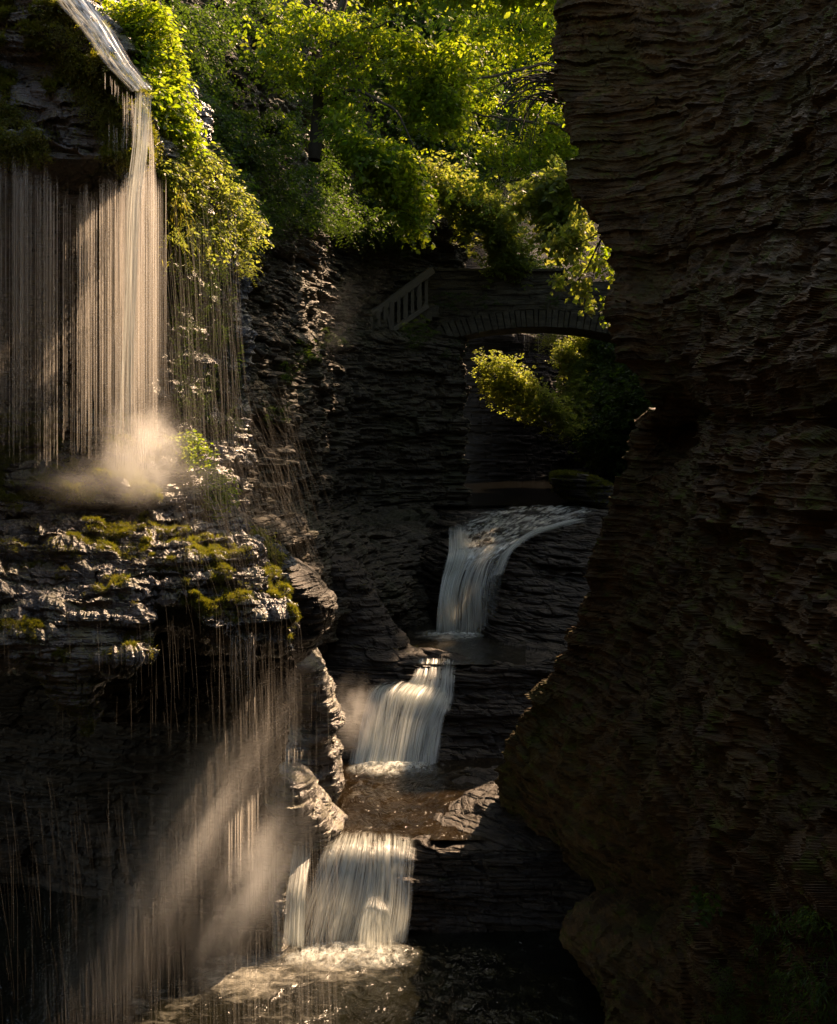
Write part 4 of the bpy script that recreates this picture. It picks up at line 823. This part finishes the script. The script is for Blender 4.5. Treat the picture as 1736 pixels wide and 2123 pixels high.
# moss grown in tufts on the rock: fine short leaves over the surface
def moss(label, surf, n, thr, box_, size, seed, edge=None, up=.1, lim=1e9):
    g = np.random.default_rng(seed); P = SURF[surf]; N = toward(normals(P), P)
    x = P[..., 0] / P[..., 1] * F + CX; y = HY - P[..., 2] / P[..., 1] * F
    k = (x > box_[0]) & (x < box_[2]) & (y > box_[1]) & (y < box_[3]) & (fbm(P * np.array([1, 1, .9]), 3.0, 5, seed, .65) > thr) & (N[..., 2] > -.2) & (P[..., 1] < lim)
    Q, Nn = P[k], N[k]
    i = g.integers(0, len(Q), n); q = Q[i] + Nn[i] * .012 + g.normal(0, .006, (n, 3)); d = Nn[i] + np.array([0, 0, -.35]) + g.normal(0, .5, (n, 3))
    V, Fc, r = leafmesh(q, d, Nn[i] + g.normal(0, .6, (n, 3)), size * g.uniform(.5, 1.4, n), 'narrow', g)
    return tag(npmesh('moss', V, Fc, M['moss'], None, False, {'rnd': r}), label, 'moss', 'moss on the rocks', 'stuff')
moss('moss hanging on the overhang above the curtain waterfall', 'head', 60000, .12, (-50, 0, 345, 350), .055, 401, lim=11.8)
moss('moss on the steps at the foot of the curtain waterfall', 'head', 80000, -.05, (-50, 860, 330, 1040), .036, 402)
moss('moss patches on the wet ledge and its lobes', 'ledge', 110000, .15, (-50, 1040, 620, 1400), .024, 403, lim=12)
moss('moss on the hanging left lobe', 'mossy rock lobe hanging down with threads of water below the wet ledge', 40000, -.15, (20, 1260, 300, 1530), .035, 404)
moss('moss on the thin bedded ledge above the upper waterfall', 'thin bedded mossy ledge lit by the sun above the upper waterfall', 16000, -.1, (1140, 970, 1340, 1070), .09, 405)
moss('moss on the stepped bank beside the upper pool', 'dark stepped rock bank left of the pool under the upper waterfall', 9000, .1, (600, 1140, 900, 1400), .06, 406)

# ------------------------------------------------------------------ bridge, stair, railing
BD = 42.0
root = empty('stone_arch_bridge', W(1100, 690, BD).tolist(), 'old stone footbridge with a low arch spanning the gorge above the upper waterfall', 'bridge')
X0, X1 = wx(880, BD), wx(1440, BD); xc, zc = wx(1120, BD), (HY - 678) / F * BD
hw_ = wx(1300, BD) - xc; sof = lambda x: zc - .42 * np.minimum(np.abs((x - xc) / hw_), 1.25) ** 2
zt = (HY - 563) / F * BD
def wallgrid(xs, zlo, zhi, y, s, n=60, amp=.07):
    X = xs[None] + 0 * np.ones((n, 1)); t = np.linspace(0, 1, n)[:, None]; Z = zlo[None] * (1 - t) + zhi[None] * t
    P = np.stack([X, X * 0 + y, Z], -1); d = strata(P, ((.19, amp, .55), (.07, .03, .3)), s=s, warp=.03) + .03 * fbm(P, 3, 3, s)
    P[..., 1] -= np.sign(BD + 1.3 - y) * d; return P
xs = np.linspace(X0, X1, 420); ztop = zt - .03 * np.sin(xs * 1.3) - .35 * sstep(wx(1165, BD), wx(1185, BD), xs)
gmesh('spandrel_wall', wallgrid(xs, sof(xs) + .62, ztop, BD, 3, 150), M['bridge'], root)
gmesh('rear_wall', wallgrid(xs, sof(xs) + .0, ztop, BD + 2.6, 4, 60), M['bridge'], root)
t = np.linspace(0, 1, 30)[:, None]; Xs = xs[None] + 0 * t
P = np.stack([Xs, BD + .06 + t * 2.5 + 0 * Xs, (sof(xs))[None] + .02 * fbm(np.stack([Xs, BD + t * 2.5 + 0 * Xs, Xs * 0], -1), 3, 3)], -1); gmesh('soffit', P, M['bridge'], root)
P = np.stack([Xs, BD + .05 + t * 2.5 + 0 * Xs, (ztop - .9)[None] + 0 * t], -1); gmesh('deck', P, M['bridge'], root)
def slabs(spec, root, name, mat, bev=.02, each=False):
    """bevelled boxes: (centre, half sizes, rotation in the XZ plane)"""
    import bmesh
    bm = bmesh.new()
    for c, h, a in spec:
        r = bmesh.ops.create_cube(bm, size=2); vs = r['verts']
        M_ = Matrix.Translation(Vector(c)) @ Matrix.Rotation(a, 4, 'Y') @ Matrix.Diagonal((*h, 1)); bmesh.ops.transform(bm, matrix=M_, verts=vs)
    bmesh.ops.bevel(bm, geom=list(bm.edges), offset=bev, segments=2, affect='EDGES', profile=.6)
    me = bpy.data.meshes.new(name); bm.to_mesh(me); bm.free(); me.materials.append(M[mat])
    o = bpy.data.objects.new(name, me); C.objects.link(o)
    if root: o.parent = root; o.matrix_parent_inverse = Matrix.Translation(-root.location)
    return o
g = np.random.default_rng(4); sp_ = []; x = X0
while x < X1:
    wv = g.uniform(.17, .30); xm = x + wv / 2; sl_ = -2 * .42 * (xm - xc) / hw_ ** 2; a = math.atan(-sl_) * 1.6
    h = .31 + g.uniform(-.02, .03); sp_.append(((xm, BD + .10 + g.uniform(-.03, .03), float(sof(np.array(xm))) + h), (wv / 2 - .012, .16, h), a)); x += wv
slabs(sp_, root, 'arch_ring', 'bridge')
sp_ = []; x = X0
while x < wx(1168, BD):
    wv = g.uniform(.35, .8); sp_.append(((x + wv / 2, BD + .16, zt + .05 + g.uniform(-.015, .015)), (wv / 2 - .008, .28, .05), 0)); x += wv
slabs(sp_, root, 'coping', 'bridge', .012)
# wooden railing climbing to the bridge
A0, A1 = np.array(W(728, 684, 39.4)), np.array(W(896, 560, 41.3)); B0, B1 = np.array(W(760, 722, 39.5)), np.array(W(886, 634, 41.2))
root = empty('wooden_railing', B0.tolist(), 'weathered wooden railing slanting up the left wall to the bridge', 'railing')
def bar(p, q, r, name, w2=None):
    p, q = np.array(p), np.array(q); d = q - p; L = np.linalg.norm(d); o = slabs([((0, 0, 0), (r, w2 or r, L / 2), 0)], root, name, 'wood', min(r, w2 or r) * .25)
    o.matrix_parent_inverse = Matrix.Identity(4); o.location = Vector(((p + q) / 2 - B0).tolist()); o.rotation_euler = Vector(d.tolist()).to_track_quat('Z', 'Y').to_euler(); return o
bar(A0, A1, .12, 'handrail', .13); bar(B0, B1, .085, 'bottom_rail')
for k in range(9):
    f = k / 8.0; x = 770 + (884 - 770) * f; D = 39.6 + 1.6 * f
    yt = np.interp(x, [728, 896], [684, 560]); yb = np.interp(x, [760, 886], [722, 634])
    bar(W(x, yb - 2, D), W(x, yt + 4, D), .085 if k % 2 else .06, 'baluster')
bar(W(812, 690, 40), W(802, 640, 40), .05, 'brace'); bar(W(872, 640, 41), W(862, 588, 41), .05, 'brace')
root = empty('stone_stair', W(760, 740, 40).tolist(), 'narrow stone stair behind the wooden railing', 'stair')
sp_ = []
for k in range(14):
    f = k / 13.0; p = W(728 + 170 * f, 728 - 90 * f, 40.6 + 1.4 * f); sp_.append(((p[0], p[1], p[2] - .2), (.2, .6, .22), 0))
slabs(sp_, root, 'step', 'bridge', .02)

# ------------------------------------------------------------------ damp air and spray
import bmesh
def mist(label, c, r, dens, seed=0, rot=0, col=(1, 1, 1), g=.6):
    m = mist_mat('spray_mist', dens, col, g)
    bm = bmesh.new(); bmesh.ops.create_icosphere(bm, subdivisions=3, radius=1); me = bpy.data.meshes.new('mist'); bm.to_mesh(me); bm.free(); me.materials.append(m)
    o = bpy.data.objects.new('mist', me); C.objects.link(o); o.location = c; o.scale = r; o.rotation_euler = (0, rot, 0)
    return tag(o, label, 'mist', 'clouds of spray', 'stuff')
mist('bright low cloud of spray spread over the steps at the foot of the curtain waterfall', W(230, 985, 11.1).tolist(), (1.6, .7, .42), .7)
mist('glowing upright puff of spray where the brightest thread of the curtain lands', W(292, 930, 11.0).tolist(), (.62, .5, .72), 4.6)
mist('thin veil of spray drifting in front of the cave under the wet ledge', W(430, 1620, 13.5).tolist(), (2.4, 2.2, 2.8), .012)
def shaft(label, c, r, L, dens):  # cloud stretched along the sun direction so its shape imitates a sunbeam
    o = mist(label, c, (r, r, L), dens); o.rotation_euler = Vector(SUN).to_track_quat('Z', 'Y').to_euler(); return o
shaft('long sunbeam shape made of spray, slanting down in front of the dark cave', W(420, 1700, 15).tolist(), .95, 3.4, .8)
shaft('second sunbeam shape made of spray, nearer the low rock shelf', W(520, 1830, 16.2).tolist(), .75, 2.2, 1.3)
mist('faint sunbeam shape made of thin mist, slanting past the wooden railing', W(700, 680, 33).tolist(), (1.2, 1.2, 3.6), .09).rotation_euler = Vector(SUN).to_track_quat('Z', 'Y').to_euler()  # thin mist stretched sunward to stand in for a faint beam
mist('pale air hanging between the bridge and the far wooded hill', W(1150, 520, 60).tolist(), (7, 7, 6), .02)
mist('spray glowing beside the middle waterfall', W(735, 1480, 22.6).tolist(), (.75, .8, 1.0), 1.1)
mist('column of spray between the rock shelf and the bottom pool', W(545, 1790, 16.8).tolist(), (.6, .7, 1.1), .7)
